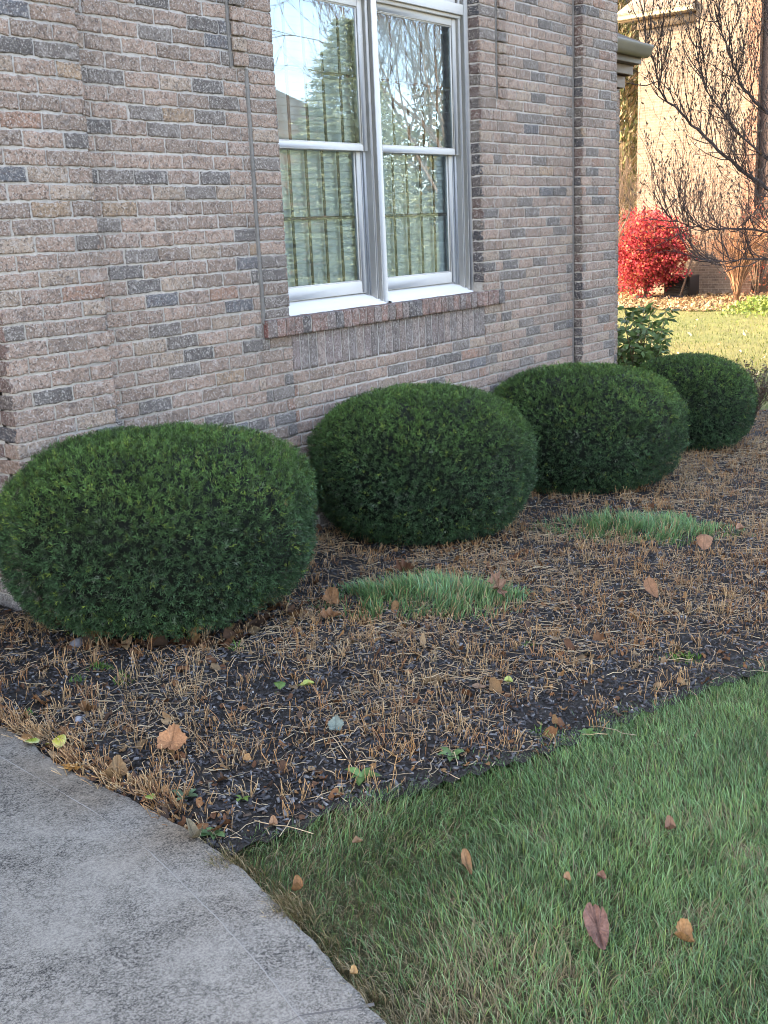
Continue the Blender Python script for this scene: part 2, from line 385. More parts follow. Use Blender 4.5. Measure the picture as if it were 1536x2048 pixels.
# the brick sill and cut course beside it, soldier panel, wall under the window
below = bond(-.222, 0, I0, -2, lambda i: off_main(i)) + bond(W0, W1, I0, -5, lambda i: off_main(i)) + bond(W1, 2.17, I0, -2, lambda i: 2.2047 + (0 if i % 2 else .1016))
wall_add(below, (0, 0, Z0), ex, ez, (0, -1, 0))
gapb = [(-.19, -.05 + GAP / 2, -.003, -GAP / 2), (W1, -.05 + GAP / 2, 2.15, -GAP / 2)]
wall_add(gapb, (0, 0, Z0), ex, ez, (0, -1, 0))
wall_add([(-.19, i * CH + GAP / 2, 0, (i + 1) * CH - GAP / 2) for i in range(0, I1)], (0, 0, Z0), ex, ez, (0, -1, 0))
# soldier course
ns = 28; sp = (W1 - W0) / ns
wall_add([(W0 + k * sp + .0052, -.345 + .002, W0 + (k + 1) * sp - .0052, -.148) for k in range(ns)], (0, 0, Z0), ex, ez, (0, -1, 0), kind='soldier', nx=4, ny=8)
# right of the window
rr = []
for i in range(0, I1):
    z0, z1 = i * CH + GAP / 2, (i + 1) * CH - GAP / 2
    if i < HI:
        first = 2.2047 if i % 2 else 2.3063
        if i % 2: rr += [(W1, z0, 2.10, z1), (2.10 + GAP, z0, 2.2047 - GAP / 2, z1)]
        else: rr += [(W1, z0, 2.1497, z1), (2.1497 + GAP, z0, 2.3063 - GAP / 2, z1)]
    else: rr.append((W1, z0, 2.148, z1))
wall_add(rr, (0, 0, Z0), ex, ez, (0, -1, 0))
for i0_, i1_, st in ((0, HI, None), (HI, I1, 2.268)):
    for i in range(i0_, i1_):
        a = st if st else (2.2047 if i % 2 else 2.3063)
        b_ = bond(a + (0 if st else GAP / 2), PR0 - .022, i, i + 1, lambda i: 2.2047 + (0 if i % 2 else .1016))
        wall_add(b_, (0, 0, Z0), ex, ez, (0, -1, 0))
wall_add(bond(2.17, PR0 - .022, I0, 0, lambda i: 2.2047 + (0 if i % 2 else .1016)), (0, 0, Z0), ex, ez, (0, -1, 0))
# spring blocks of the arch, proud of the wall
wall_add([(-.296, i * CH + GAP / 2, -.203, (i + 1) * CH - GAP / 2) for i in range(HI, I1)], (0, 0, Z0), ex, ez, (0, -1, 0), proud=.016)
wall_add([(2.166, i * CH + GAP / 2, 2.259, (i + 1) * CH - GAP / 2) for i in range(HI, I1)], (0, 0, Z0), ex, ez, (0, -1, 0), proud=.016)
# window reveals
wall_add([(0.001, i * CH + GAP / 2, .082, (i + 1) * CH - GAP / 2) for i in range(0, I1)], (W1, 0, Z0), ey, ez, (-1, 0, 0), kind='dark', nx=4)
wall_add([(0.001, i * CH + GAP / 2, .082, (i + 1) * CH - GAP / 2) for i in range(0, I1)], (W0, 0, Z0), ey, ez, (1, 0, 0), nx=4)
# pilasters: faces and returns
wall_add(bond(PL0, PL1, I0, I1, lambda i: PL0 + (BP if i % 2 else BP / 2) + 0.0), (0, PJ, Z0), ex, ez, (0, -1, 0))
wall_add(bond(PR0, PR1, I0, I1, lambda i: PR1 - (BP if i % 2 else BP / 2)), (0, PJ, Z0), ex, ez, (0, -1, 0))
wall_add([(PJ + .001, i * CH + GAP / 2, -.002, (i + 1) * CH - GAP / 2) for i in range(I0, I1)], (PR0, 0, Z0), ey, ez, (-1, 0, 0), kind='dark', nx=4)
wall_add([(PJ + .001, i * CH + GAP / 2, -.002, (i + 1) * CH - GAP / 2) for i in range(I0, I1)], (PL1, 0, Z0), ey, ez, (1, 0, 0), kind='mix', nx=4)
rl = bond(PJ + .001, 1.2, I0, I1, lambda i: PJ + (BP / 2 if i % 2 else BP))
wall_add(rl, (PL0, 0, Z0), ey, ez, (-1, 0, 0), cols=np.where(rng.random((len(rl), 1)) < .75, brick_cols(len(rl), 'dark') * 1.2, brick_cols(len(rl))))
rl = bond(PJ + .001, 1.2, I0, I1, lambda i: PJ + (BP / 2 if i % 2 else BP))
wall_add(rl, (PR1, 0, Z0), ey, ez, (1, 0, 0))
# wing wall set back behind the corner
WY, WX = .47, 4.985
wall_add(bond(PR1 + .01, WX, I0, 23, off_main), (0, WY, Z0), ex, ez, (0, -1, 0), cols=None)
wall_add(bond(WY, 3.2, I0, 23, lambda i: WY + (BP / 2 if i % 2 else BP)), (WX, 0, Z0), ey, ez, (1, 0, 0))
nn = 0; Vs = []; Qs = []; Cs = []
for V, Q, C in wallmb: Vs.append(V); Qs.append(Q + nn); Cs.append(C); nn += len(V)
wb = mk('wall', np.vstack(Vs), [np.vstack(Qs)], MT['brick'], house, C=np.vstack(Cs)); del Vs, Qs, Cs, wallmb
# mortar bed behind the bricks (joints struck 6 mm back)
mb = MB(); m_ = .0042; TOP = Z0 + I1 * CH; BOT = -1.0
mb.box(PL1 - .05, W0 - .003 + m_ * 0, m_, .25, BOT, TOP)                       # left field
mb.box(W0 - .003, W1 + .003, m_, .25, BOT, Z0 - .06)
mb.box(W1 + .003, PR0 + .05, m_, .25, BOT, TOP)
mb.box(PL0 + m_, PL1 - m_, PJ + m_, m_ + .02, BOT, TOP); mb.box(PL0 + m_, PL1 - m_ - .06, .0, 1.2, BOT, TOP)
mb.box(PR0 + m_, PR1 - m_, PJ + m_, m_ + .02, BOT, TOP); mb.box(PR0 + .06, PR1 - m_, .0, 1.2, BOT, TOP)
mb.box(PR1 - .02, WX - m_, WY + m_, WY + .2, BOT, 2.87); mb.box(WX - .2, WX - m_, WY + m_ + .1, 3.2, BOT, 2.87)
mb.build('mortar', MT['mortar'], wb)
# caulked joints
mb = MB()
def caulk(xc, w, z0, z1, y=-.003):
    zs = np.arange(z0, z1, .012); n = len(zs); xw = xc + rng.normal(0, .0012, n) + .004 * (vnoise(zs, zs * 0, 4, 3) - .5); ww = w * (1 + .35 * (vnoise(zs, zs * 0, 9, 5) - .5))
    V = []
    for a in range(n): V += [(xw[a] - ww[a] / 2, .012, zs[a]), (xw[a] - ww[a] * .4, y, zs[a]), (xw[a] + ww[a] * .4, y - .001, zs[a]), (xw[a] + ww[a] / 2, .012, zs[a])]
    Q = [(a * 4 + b, a * 4 + b + 1, a * 4 + 5 + b, a * 4 + 4 + b) for a in range(n - 1) for b in range(3)]
    mb = MB(); mb.add(V, Q); mb.build('caulk_joint', MT['caulk'], wb)
caulk(-.207, .022, Z0 - .07, Z0 + HI * CH); caulk(-.311, .018, Z0 + HI * CH - .004, TOP); caulk(2.157, .014, Z0 + HI * CH, TOP); caulk(PR0 - .012, .02, BOT + .5, TOP)
# brick sill (rowlocks)
V, Q, C = [], [], []; sx0, sx1 = -.205, 2.168; nr = 34; rp = (sx1 - sx0) / nr; SY = -.028
rects = [(sx0 + k * rp + (0 if k == 0 else .005), -.146, sx0 + (k + 1) * rp - (0 if k == nr - 1 else .005), -.054) for k in range(nr)]
cs = brick_cols(nr, 'sill'); parts = [bricks(rects, (0, SY, Z0), ex, ez, (0, -1, 0), cs, 4, 5)]
parts.append(bricks([(r[0], SY + .001, r[2], .10) for r in rects], (0, 0, Z0 - .054), ex, ey, (0, 0, 1), cs * .9, 4, 5))
parts.append(bricks([(r[0], SY + .001, r[2], .02) for r in rects], (0, 0, Z0 - .146), ex, ey, (0, 0, -1), cs, 4, 4))
parts.append(bricks([(SY + .001, -.146, .02, -.054)], (sx0, 0, Z0), ey, ez, (-1, 0, 0), np.array([(.20, .075, .065)]), 4, 4))
parts.append(bricks([(SY + .001, -.146, .02, -.054)], (sx1, 0, Z0), ey, ez, (1, 0, 0), cs[:1], 4, 4))
nn = 0; Vs = []; Qs = []; Cs = []
for V, Q, C in parts: Vs.append(V); Qs.append(Q + nn); Cs.append(C); nn += len(V)
sill = mk('window_sill', np.vstack(Vs), [np.vstack(Qs)], MT['brick'], house, C=np.vstack(Cs)); sill['label'] = 'brick rowlock sill under the window'
mb = MB(); mb.box(sx0 + .006, sx1 - .006, SY + .006, .1, Z0 - .140, Z0 - .060); mb.build('sill_mortar', MT['mortar'], sill)

# window ------------------------------------------------------------------
PT = (1, 1, 1); WH = (.96, 1.0, 1.07)
def glassmat():
    m = bpy.data.materials.new('window_glass'); m.use_nodes = True; nt = m.node_tree; L = nt.links; nt.nodes.remove(nt.nodes['Principled BSDF'])
    g = N(m, 'ShaderNodeBsdfGlossy'); g.inputs['Roughness'].default_value = 0.0; g.inputs['Color'].default_value = (.70, .85, 1, 1)
    t = N(m, 'ShaderNodeBsdfTransparent'); t.inputs[0].default_value = (.88, .96, .97, 1)
    fr = N(m, 'ShaderNodeFresnel'); fr.inputs['IOR'].default_value = 1.9
    ad = N(m, 'ShaderNodeMath', operation='ADD'); ad.inputs[1].default_value = .10; L.new(fr.outputs[0], ad.inputs[0])
    n = N(m, 'ShaderNodeTexNoise'); n.inputs['Scale'].default_value = 1.6; n.inputs['Detail'].default_value = 1; tc = N(m, 'ShaderNodeTexCoord'); L.new(tc.outputs['Object'], n.inputs['Vector'])
    bp = N(m, 'ShaderNodeBump'); bp.inputs['Strength'].default_value = .018; bp.inputs['Distance'].default_value = .02; L.new(n.outputs['Fac'], bp.inputs['Height']); L.new(bp.outputs[0], g.inputs['Normal'])
    mx = N(m, 'ShaderNodeMixShader'); L.new(ad.outputs[0], mx.inputs[0]); L.new(t.outputs[0], mx.inputs[1]); L.new(g.outputs[0], mx.inputs[2]); L.new(mx.outputs[0], nt.nodes['Material Output'].inputs[0])
    return m
MT['glass'] = glassmat()
zf = lambda z: Z0 + z
WT = 2.2                             # top of the transom unit
fb = MB(); B = .002
# brick mould + frame left/right/top, mullion, transom bar
for a, b_ in ((W0 + .001, W0 + .046), (W1 - .046, W1 - .001)): fb.box(a, b_, .085, .25, zf(-.058), zf(WT), PT, B)
for a, b_ in ((W0 + .046, W0 + .072), (W1 - .072, W1 - .046)): fb.box(a, b_, .112, .25, zf(-.03), zf(WT), PT, B)
fb.box(.938, .992, .082, .25, zf(-.062), zf(1.70), PT, B)
fb.box(.915, .938, .108, .25, zf(-.03), zf(1.70), PT, B); fb.box(.992, 1.015, .108, .25, zf(-.03), zf(1.70), PT, B)
fb.box(W0 + .046, W1 - .046, .088, .25, zf(1.672), zf(1.735), PT, B)      # transom bar
fb.box(W0 + .046, W1 - .046, .108, .25, zf(1.652), zf(1.672), PT, B)
fb.box(W0 + .072, W1 - .072, .13, .25, zf(1.735), zf(1.775), PT, B)
fb.box(W0 + .046, W1 - .046, .088, .25, zf(WT - .06), zf(WT), PT, B)
win = fb.build('window', MT['paint'], house); win['label'] = 'greige double sash window with transom'
# white sloping sill in each unit
sb = MB()
for a, b_ in ((W0 + .046, .938), (.992, W1 - .046)):
    sb.add([(a, .060, zf(-.058)), (b_, .060, zf(-.058)), (b_, .060, zf(-.046)), (a, .060, zf(-.046)), (a, .105, zf(-.036)), (b_, .105, zf(-.036)), (a, .105, zf(-.028)), (b_, .105, zf(-.028)), (a, .19, zf(.012)), (b_, .19, zf(.012)), (a, .19, zf(-.06)), (b_, .19, zf(-.06))],
           [(0, 1, 2, 3), (3, 2, 5, 4), (4, 5, 7, 6), (6, 7, 9, 8), (1, 0, 10, 11)], c=WH)
sb.build('sloping_sill', MT['paint'], win)
for (g0, g1) in ((W0 + .072, .915), (1.015, W1 - .072)):
    for a, b_, c_, e in ((g0, g0 + .022, g0 + .022, g0 + .03), (g1 - .022, g1, g1 - .031, g1 - .022)):
        tb = MB(); tb.box(a, b_, .150, .20, zf(.0), zf(.84), (1, 1, 1), .001); tb.box(c_, e, .162, .2, zf(.0), zf(.84), (1, 1, 1), .001); tb.build('sash_track', MT['white'], win)
def sash(g0, g1, z0, z1, y, bot, topw, side=.05):
    s = MB(); d = .03
    s.box(g0, g0 + side, y, y + d, zf(z0), zf(z1), PT, B); s.box(g1 - side, g1, y, y + d, zf(z0), zf(z1), PT, B)
    s.box(g0 + side, g1 - side, y + .001, y + d, zf(z0), zf(z0 + bot), PT, B); s.box(g0 + side, g1 - side, y + .001, y + d, zf(z1 - topw), zf(z1), PT, B)
    # glazing bead
    a, b_, c_, e = g0 + side, g1 - side, z0 + bot, z1 - topw; q = .007
    s.box(a, a + q, y + .008, y + d, zf(c_), zf(e), (.85, .85, .85)); s.box(b_ - q, b_, y + .008, y + d, zf(c_), zf(e), (.85, .85, .85))
    s.box(a, b_, y + .009, y + d, zf(c_), zf(c_ + q), (.85, .85, .85)); s.box(a, b_, y + .009, y + d, zf(e - q), zf(e), (.85, .85, .85))
    o = s.build('sash', MT['paint'], win)
    gl = MB(); gy = y + .014
    gl.add([(a, gy, zf(c_)), (b_, gy, zf(c_)), (b_, gy, zf(e)), (a, gy, zf(e))], [(0, 1, 2, 3)]); gl.build('glass_pane', MT['glass'], win)
    gr = MB(); w = .009; yy = gy + .008
    for k in range(1, 5):
        x = a + (b_ - a) * k / 5; gr.box(x - w, x + w, yy, yy + .006, zf(c_), zf(e), (.22, .19, .15))
    zm = (c_ + e) / 2; gr.box(a, b_, yy - .001, yy + .005, zf(zm - w), zf(zm + w), (.22, .19, .15))
    gr.build('grille', MT['paint'], win)
for g0, g1 in ((W0 + .072, .915), (1.015, W1 - .072)):
    sash(g0 - .002, g1 + .002, .828, 1.652, .132, .036, .044, .045)
    sash(g0 + .026, g1 - .026, .015, .868, .166, .070, .034, .045)
gl = MB(); gl.add([(W0 + .072, .15, zf(1.775)), (W1 - .072, .15, zf(1.775)), (W1 - .072, .15, zf(WT - .06)), (W0 + .072, .15, zf(WT - .06))], [(0, 1, 2, 3)]); gl.build('glass_pane', MT['glass'], win)
# moss tuft on the sill, venetian blinds, room
bl = MB()
for z in np.arange(zf(.03), zf(1.64), .042):
    for a, b_ in ((.076, .911), (1.019, 1.879)):
        bl.add([(a, .216, z - .0235), (b_, .216, z - .0235), (b_, .220, z), (a, .220, z), (b_, .228, z + .0235), (a, .228, z + .0235)], [(0, 1, 2, 3), (3, 2, 4, 5)])
bl.build('venetian_blind', MT['blind'], win)
rm = MB(); rm.box(W0 - .3, W1 + .3, .36, .40, Z0 - .2, Z0 + 2.3); rm.box(W0 - .3, W0 - .01, .24, .37, Z0 - .2, Z0 + 2.3); rm.box(W1 + .01, W1 + .3, .24, .37, Z0 - .2, Z0 + 2.3); rm.build('room_interior', MT['dark'], win)

# the rest of the building, mostly out of frame: it is what keeps this side in shade
BH = 6.4
wall_quads('upper_wall', [((PL0, 0.004, TOP), ex, PR1 - PL0, BH - TOP), ((PR1, .004, TOP), ey, 8, BH - TOP), ((PL0, 1.2, TOP), (0, -1, 0), 1.2, BH - TOP),
    ((-11, 1.2, -.5), ex, 11 + PL0, BH + .5), ((-11, 9, -.5), (0, -1, 0), 7.8, BH + .5), ((PR1, 9, -.5), (-1, 0, 0), 11 + PR1, BH + .5), ((PR1, 3.2, -.5), ey, 5.8, BH + .5), ((WX, 3.2, -1), ey, 5.8, 3.87), ((WX, 9, -1), (-1, 0, 0), WX - PR1, 3.87)], MT['bricktex'], house)
def prism_roof(name, x0, x1, y0, y1, z, h, mat, parent, oh=.4, t=.12, hip=True):
    x0 -= oh; x1 += oh; y0 -= oh; y1 += oh; ym = (y0 + y1) / 2; i = (y1 - y0) / 2 * .9 if hip else 0
    if x1 - x0 < y1 - y0:
        xm = (x0 + x1) / 2; i = (x1 - x0) / 2 * .9 if hip else 0; r = [(xm, y0 + i, z + h), (xm, y1 - i, z + h)]
        V = [(x0, y0, z), (x1, y0, z), (x1, y1, z), (x0, y1, z), r[0], r[1]]; Q = [(1, 2, 5, 4), (3, 0, 4, 5)]; T = [(0, 1, 4), (2, 3, 5)]
    else:
        V = [(x0, y0, z), (x1, y0, z), (x1, y1, z), (x0, y1, z), (x0 + i, ym, z + h), (x1 - i, ym, z + h)]; Q = [(0, 1, 5, 4), (2, 3, 4, 5)]; T = [(1, 2, 5), (3, 0, 4)]
    n = len(V); V += [(a, b, c - t) for a, b, c in V[:4]]
    Q += [(1, 0, n, n + 1), (2, 1, n + 1, n + 2), (3, 2, n + 2, n + 3), (0, 3, n + 3, n), (n + 3, n + 2, n + 1, n)]
    m = MB(); m.add(V, Q, T); return m.build(name, mat, parent)
prism_roof('roof', -11, PR1, 0, 9, BH, 2.3, MT['shingle'], house)
# wing roof with gutter, fascia and frieze
EZ = 3.02; GY = .20
m = MB(); m.add([(PR1 - .0, GY + .03, EZ + .06), (WX + .05, GY + .03, EZ + .06), (WX + .05, 3.4, EZ + 1.5), (PR1, 3.4, EZ + 1.5), (PR1, GY + .03, EZ + .035), (WX + .05, GY + .03, EZ + .035), (WX + .05, 3.4, EZ + 1.3), (PR1, 3.4, EZ + 1.3), (WX + .05, 9.2, EZ + .06), (PR1, 9.2, EZ + .06), (WX + .05, 9.2, EZ), (PR1, 9.2, EZ)],
    [(0, 1, 2, 3), (5, 4, 7, 6), (0, 4, 5, 1), (1, 5, 6, 2), (3, 2, 8, 9), (2, 6, 10, 8), (6, 7, 11, 10)]); m.build('wing_roof', MT['shingle'], house)
m = MB()
prof = [(GY + .03, EZ + .035), (GY - .065, EZ + .035), (GY - .07, EZ + .018), (GY - .058, EZ + .0), (GY - .045, EZ - .035), (GY - .015, EZ - .062), (GY + .03, EZ - .062)]
x0, x1 = PR1 + .01, WX - .06; k = len(prof)
m.add([(x, a, b) for x in (x0, x1) for a, b in prof], [(i, (i + 1) % k, (i + 1) % k + k, i + k) for i in range(k)], c=(.46, .44, .38))
nb = m.n; m.add([(x1 + .001, a, b) for a, b in prof], None, [(0, i, i + 1) for i in range(1, k - 1)], c=(.46, .44, .38))
m.build('gutter', MT['fascia'], house)
m = MB(); m.box(x0, WX - .09, GY + .03, WY - .01, EZ - .11, EZ - .02, (.55, .48, .40), .003); m.box(x0, WX - .10, GY + .10, WY - .012, EZ - .19, EZ - .115, (.60, .47, .38), .003); m.box(x0, WX - .13, GY + .16, WY - .014, EZ - .29, EZ - .195, (.60, .45, .37), .003); m.build('frieze_board', MT['fascia'], house)

# ------------------------------------------------------------------ ground sheets
EDGE = [(-2.56, .9), (-2.56, .3), (-2.58, -.4), (-2.617, -0.818), (-2.632, -1.01), (-2.648, -1.167), (-2.687, -1.406), (-2.712, -1.615), (-2.716, -1.806), (-2.731, -1.922), (-2.755, -2.065), (-2.782, -2.174), (-2.823, -2.336), (-2.872, -2.468), (-2.92, -2.606), (-2.976, -2.725), (-3.034, -2.872), (-3.106, -3.028), (-3.2, -3.25), (-3.5, -3.8), (-3.9, -4.4), (-4.6, -5.2)]
LAWN = [(-2.774, -2.174), (-2.66, -2.168), (-2.601, -2.201), (-2.501, -2.218), (-2.371, -2.25), (-2.171, -2.36), (-1.92, -2.454), (-1.707, -2.538), (-1.393, -2.605), (-1.196, -2.658), (-0.996, -2.7), (-0.66, -2.824), (-0.103, -2.95), (0.9, -3.05), (2.5, -2.9), (4.2, -2.5), (5.8, -1.7), (6.9, -.7), (6.9, .3), (6.0, 1.2), (4.9, 1.6)]
BED = EDGE[1:11] + LAWN + [(4.9, .44), (3.75, .44), (3.75, .05), (-1.85, .05), (-1.85, .9), (-2.56, .9)]
def resample(P, n):
    P = np.array(P, float); d = np.r_[0, np.cumsum(np.hypot(*np.diff(P, axis=0).T))]; t = np.linspace(0, d[-1], n); return np.stack([np.interp(t, d, P[:, 0]), np.interp(t, d, P[:, 1])], 1)
# lawn sheet reaching the horizon
xs = np.unique(np.concatenate([np.linspace(-120, -12, 12), np.linspace(-12, 8, 60), np.linspace(8, 40, 50), np.linspace(40, 400, 14)])); ys = np.unique(np.concatenate([np.linspace(-300, -40, 10), np.linspace(-40, -6, 24), np.linspace(-6, 12, 60), np.linspace(12, 300, 16)]))
X, Y = np.meshgrid(xs, ys); Zg = ground(X) - .035 + .012 * (vnoise(X, Y, .9, 1) - .5)
c0 = np.array([.075, .075, .035]); far_c = np.array([.095, .108, .032])
t = np.clip((X - 5) / 3, 0, 1)[..., None]; dry = vnoise(X, Y, .6, 9)[..., None]
# the far lawn is cut lower and is drier; the border at its far side is leaf litter
C = c0 * (1 - t) + (far_c * (1 - .35 * dry) + np.array([.19, .135, .06]) * .35 * dry) * t
idx = np.arange(X.size).reshape(X.shape)
Q = np.stack([idx[:-1, :-1], idx[:-1, 1:], idx[1:, 1:], idx[1:, :-1]], -1).reshape(-1, 4)
lawn = mk('lawn', np.stack([X, Y, Zg], -1).reshape(-1, 3), [Q], MT['turf'], C=C.reshape(-1, 3), smooth=True); tag(lawn, kind='structure')
# mulch bed
st = .03; xs = np.arange(-2.9, 7.1, st); ys = np.arange(-3.2, 1.7, st); X, Y = np.meshgrid(xs, ys)
ins = inside(X, Y, BED)
Zb = ground(X) + .012 * (vnoise(X, Y, 3, 2) - .5) + .016 * (vnoise(X, Y, 14, 3) - .5) - .004
idx = np.arange(X.size).reshape(X.shape); ok = ins[:-1, :-1] | ins[1:, 1:] | ins[:-1, 1:] | ins[1:, :-1]
Q = np.stack([idx[:-1, :-1], idx[:-1, 1:], idx[1:, 1:], idx[1:, :-1]], -1)[ok]
used = np.unique(Q); remap = np.zeros(X.size, int); remap[used] = np.arange(len(used))
bed = mk('planting_bed', np.stack([X, Y, Zb], -1).reshape(-1, 3)[used], [remap[Q]], MT['soil'], smooth=True); tag(bed, kind='structure')
def bedz(x, y): return ground(x) + .012 * (vnoise(x, y, 3, 2) - .5) + .016 * (vnoise(x, y, 14, 3) - .5) - .004
# concrete walk
E = resample(EDGE, 420); nrm = np.stack([-np.gradient(E[:, 1]), np.gradient(E[:, 0])], 1); nrm /= np.linalg.norm(nrm, axis=1)[:, None]
if nrm[100, 0] > 0: nrm *= -1
wob = .016 * (vnoise(np.arange(420), np.zeros(420), .12, 4) - .5) + .008 * (vnoise(np.arange(420), np.zeros(420), .45, 5) - .5) + rng.normal(0, .0008, 420)
E = E + nrm * wob[:, None]
offs = [0, .004, .010, .03, .08, .16, .3, .5, .8, 1.2, 1.7]
V = []; C = []
for j, o in enumerate([-1] + offs):
    P = E + nrm * min(max(o, 0), .01) + np.array([-.98, .12]) * max(o - .01, 0)
    z = ground(P[:, 0]) + (.012 if o > .006 else .007 if o == .004 else .0 if o == 0 else -.10)
    V.append(np.stack([P[:, 0], P[:, 1], z], 1))
    dd = max(o, 0); stn = np.clip(1 - dd / .22, 0, 1) * np.clip(vnoise(P[:, 0], P[:, 1], 6, 8) * 1.6 - .3, 0, 1) * np.clip((P[:, 1] + 2.7) / .6, 0, 1)
    C.append(np.stack([1 - .22 * stn, 1 - .34 * stn, 1 - .46 * stn], 1))
V = np.array(V); r_, c_ = V.shape[:2]; idx = np.arange(r_ * c_).reshape(r_, c_)
Q = np.stack([idx[:-1, :-1], idx[1:, :-1], idx[1:, 1:], idx[:-1, 1:]], -1).reshape(-1, 4)
walk = mk('walkway', V.reshape(-1, 3), [Q], MT['concrete'], C=np.array(C).reshape(-1, 3), smooth=True); tag(walk, kind='structure')
# pale tooled line along the walk and a cross joint
SC = [(-2.72, -.4), (-2.764, -1.046), (-2.772, -1.225), (-2.790, -1.392), (-2.83, -1.744), (-2.881, -2.017), (-2.932, -2.191), (-2.988, -2.373), (-3.055, -2.564), (-3.123, -2.727), (-3.19, -2.90), (-3.4, -3.3)]
m = MB()
def ribbon(P, w, h, n, c):
    P = resample(P, n); P = P + rng.normal(0, .0006, P.shape); tn = np.gradient(P, axis=0); nr_ = np.stack([-tn[:, 1], tn[:, 0]], 1); nr_ /= np.linalg.norm(nr_, axis=1)[:, None]
    ww = w * np.clip(-.25 + 2.2 * vnoise(np.arange(n), np.zeros(n), .11, 3) + .5 * (np.arange(n) > n * .55), .05, 1.3)[:, None]
    z = ground(P[:, 0]) + .012
    a = np.c_[P - nr_ * ww, z - .001]; b_ = np.c_[P, z + h]; c2 = np.c_[P + nr_ * ww, z - .001]
    V = np.stack([a, b_, c2], 1).reshape(-1, 3); Q = [(i * 3 + k, i * 3 + k + 1, i * 3 + 4 + k, i * 3 + 3 + k) for i in range(n - 1) for k in (0, 1)]
    m.add(V, Q, c=c)
ribbon(SC, .0020, .0016, 260, (.95, .93, .9))
m.build('score_line', material('cement_paste', (.30, .285, .26), .9, attr=False), walk)
m = MB(); ribbon([(-3.30, -2.70), (-3.167, -2.719), (-3.123, -2.731), (-3.06, -2.79), (-3.01, -2.83)], .004, .0012, 60, (.2, .2, .2)); m.build('control_joint', material('joint_dirt', (.13, .12, .11), .95, attr=False), walk)

# ------------------------------------------------------------------ scattered stuff
def blades(P, H, Wd, ang, lean, colr, segs=3, curl=1.0, tipcol=1.25):
    """P (n,3) roots, H heights, ang heading, lean 0..1.5 rad from the vertical at the tip"""
    n = len(P); k = segs + 1
    t = np.linspace(0, 1, k)[None, :]
    L = H[:, None]; th = lean[:, None] * (t ** curl)
    ds = 1.0 / segs
    hx = np.concatenate([np.zeros((n, 1)), np.cumsum(np.sin((th[:, :-1] + th[:, 1:]) / 2) * ds, 1)], 1) * L
    hz = np.concatenate([np.zeros((n, 1)), np.cumsum(np.cos((th[:, :-1] + th[:, 1:]) / 2) * ds, 1)], 1) * L
    d = np.stack([np.cos(ang), np.sin(ang), 0 * ang], 1); tw = rng.uniform(-.9, .9, n) + ang + pi / 2
    s = np.stack([np.cos(tw), np.sin(tw), 0 * ang], 1)
    ctr = P[:, None] + hx[..., None] * d[:, None] + hz[..., None] * np.array([0, 0, 1.])
    w = (Wd[:, None] * np.array([.8, 1, .8, .45][:k] if k <= 4 else np.linspace(1, .4, k))[None, :])[..., None] * .5
    Lf = ctr - s[:, None] * w; Rt = ctr + s[:, None] * w
    V = np.empty((n, 2 * segs + 1, 3)); V[:, 0:2 * segs:2] = Lf[:, :segs]; V[:, 1:2 * segs:2] = Rt[:, :segs]; V[:, 2 * segs] = ctr[:, -1]
    q = np.array([(2 * i, 2 * i + 1, 2 * i + 3, 2 * i + 2) for i in range(segs - 1)]); tr = np.array([(2 * segs - 2, 2 * segs - 1, 2 * segs)])
    o = (np.arange(n) * (2 * segs + 1))[:, None, None]
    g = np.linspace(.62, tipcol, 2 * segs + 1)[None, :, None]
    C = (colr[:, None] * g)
    return V.reshape(-1, 3), [(q[None] + o).reshape(-1, 4), (tr[None] + o).reshape(-1, 3)], C.reshape(-1, 3)

def scatter(poly, n, box):
    out = np.empty((0, 2))
    while len(out) < n:
        p = np.stack([rng.uniform(box[0], box[1], n), rng.uniform(box[2], box[3], n)], 1); p = p[inside(p[:, 0], p[:, 1], poly)]; out = np.vstack([out, p])
    return out[:n]

# near lawn --------------------------------------------------------------
NL = [(-3.9, -4.4), (-3.5, -3.8), (-3.2, -3.25), (-3.106, -3.028), (-3.034, -2.872), (-2.976, -2.725), (-2.92, -2.606), (-2.872, -2.468), (-2.823, -2.336), (-2.782, -2.19)] + LAWN[:15] + [(3.5, -3.7), (.5, -5.2), (-3.0, -5.2)]
P = scatter(NL, 300000, (-3.9, 3.5, -5.2, -2.1))
dcam = np.hypot(P[:, 0] + 4.45, P[:, 1] + 4.02); keep = rng.random(len(P)) < np.clip(1.25 - (dcam - 2) / 4.5, .25, 1); P = P[keep]
P = P + rng.normal(0, .014, P.shape)
pe = np.repeat(resample(LAWN[:15], 700), 9, 0); cl_e = vnoise(pe[:, 0], pe[:, 1], 9, 88); pe = pe + np.c_[rng.normal(0, .02, len(pe)), rng.normal(.012, .028, len(pe)) + .045 * (cl_e - .35)]; P = np.vstack([P, pe[rng.random(len(pe)) < np.clip(cl_e * 1.5 - .2, 0, 1)]])
nz = vnoise(P[:, 0], P[:, 1], 3.0, 21); nz2 = vnoise(P[:, 0], P[:, 1], 9.0, 22); nz3 = vnoise(P[:, 0], P[:, 1], 1.3, 23)
El = np.array(EDGE[10:]); de = np.min(np.hypot(P[:, None, 0] - resample(EDGE[9:], 80)[None, :, 0], P[:, None, 1] - resample(EDGE[9:], 80)[None, :, 1]), 1)
H = rng.uniform(.016, .042, len(P)) * (.75 + .55 * nz) * np.clip(.45 + de / .5, .5, 1)
ang = 2.6 + 3.2 * (nz3 - .5) * 2 + 1.2 * (nz2 - .5) + rng.normal(0, 1.25, len(P)); lean = np.clip(rng.normal(1.2, .45, len(P)) + .5 * (nz - .5), .1, 1.9)
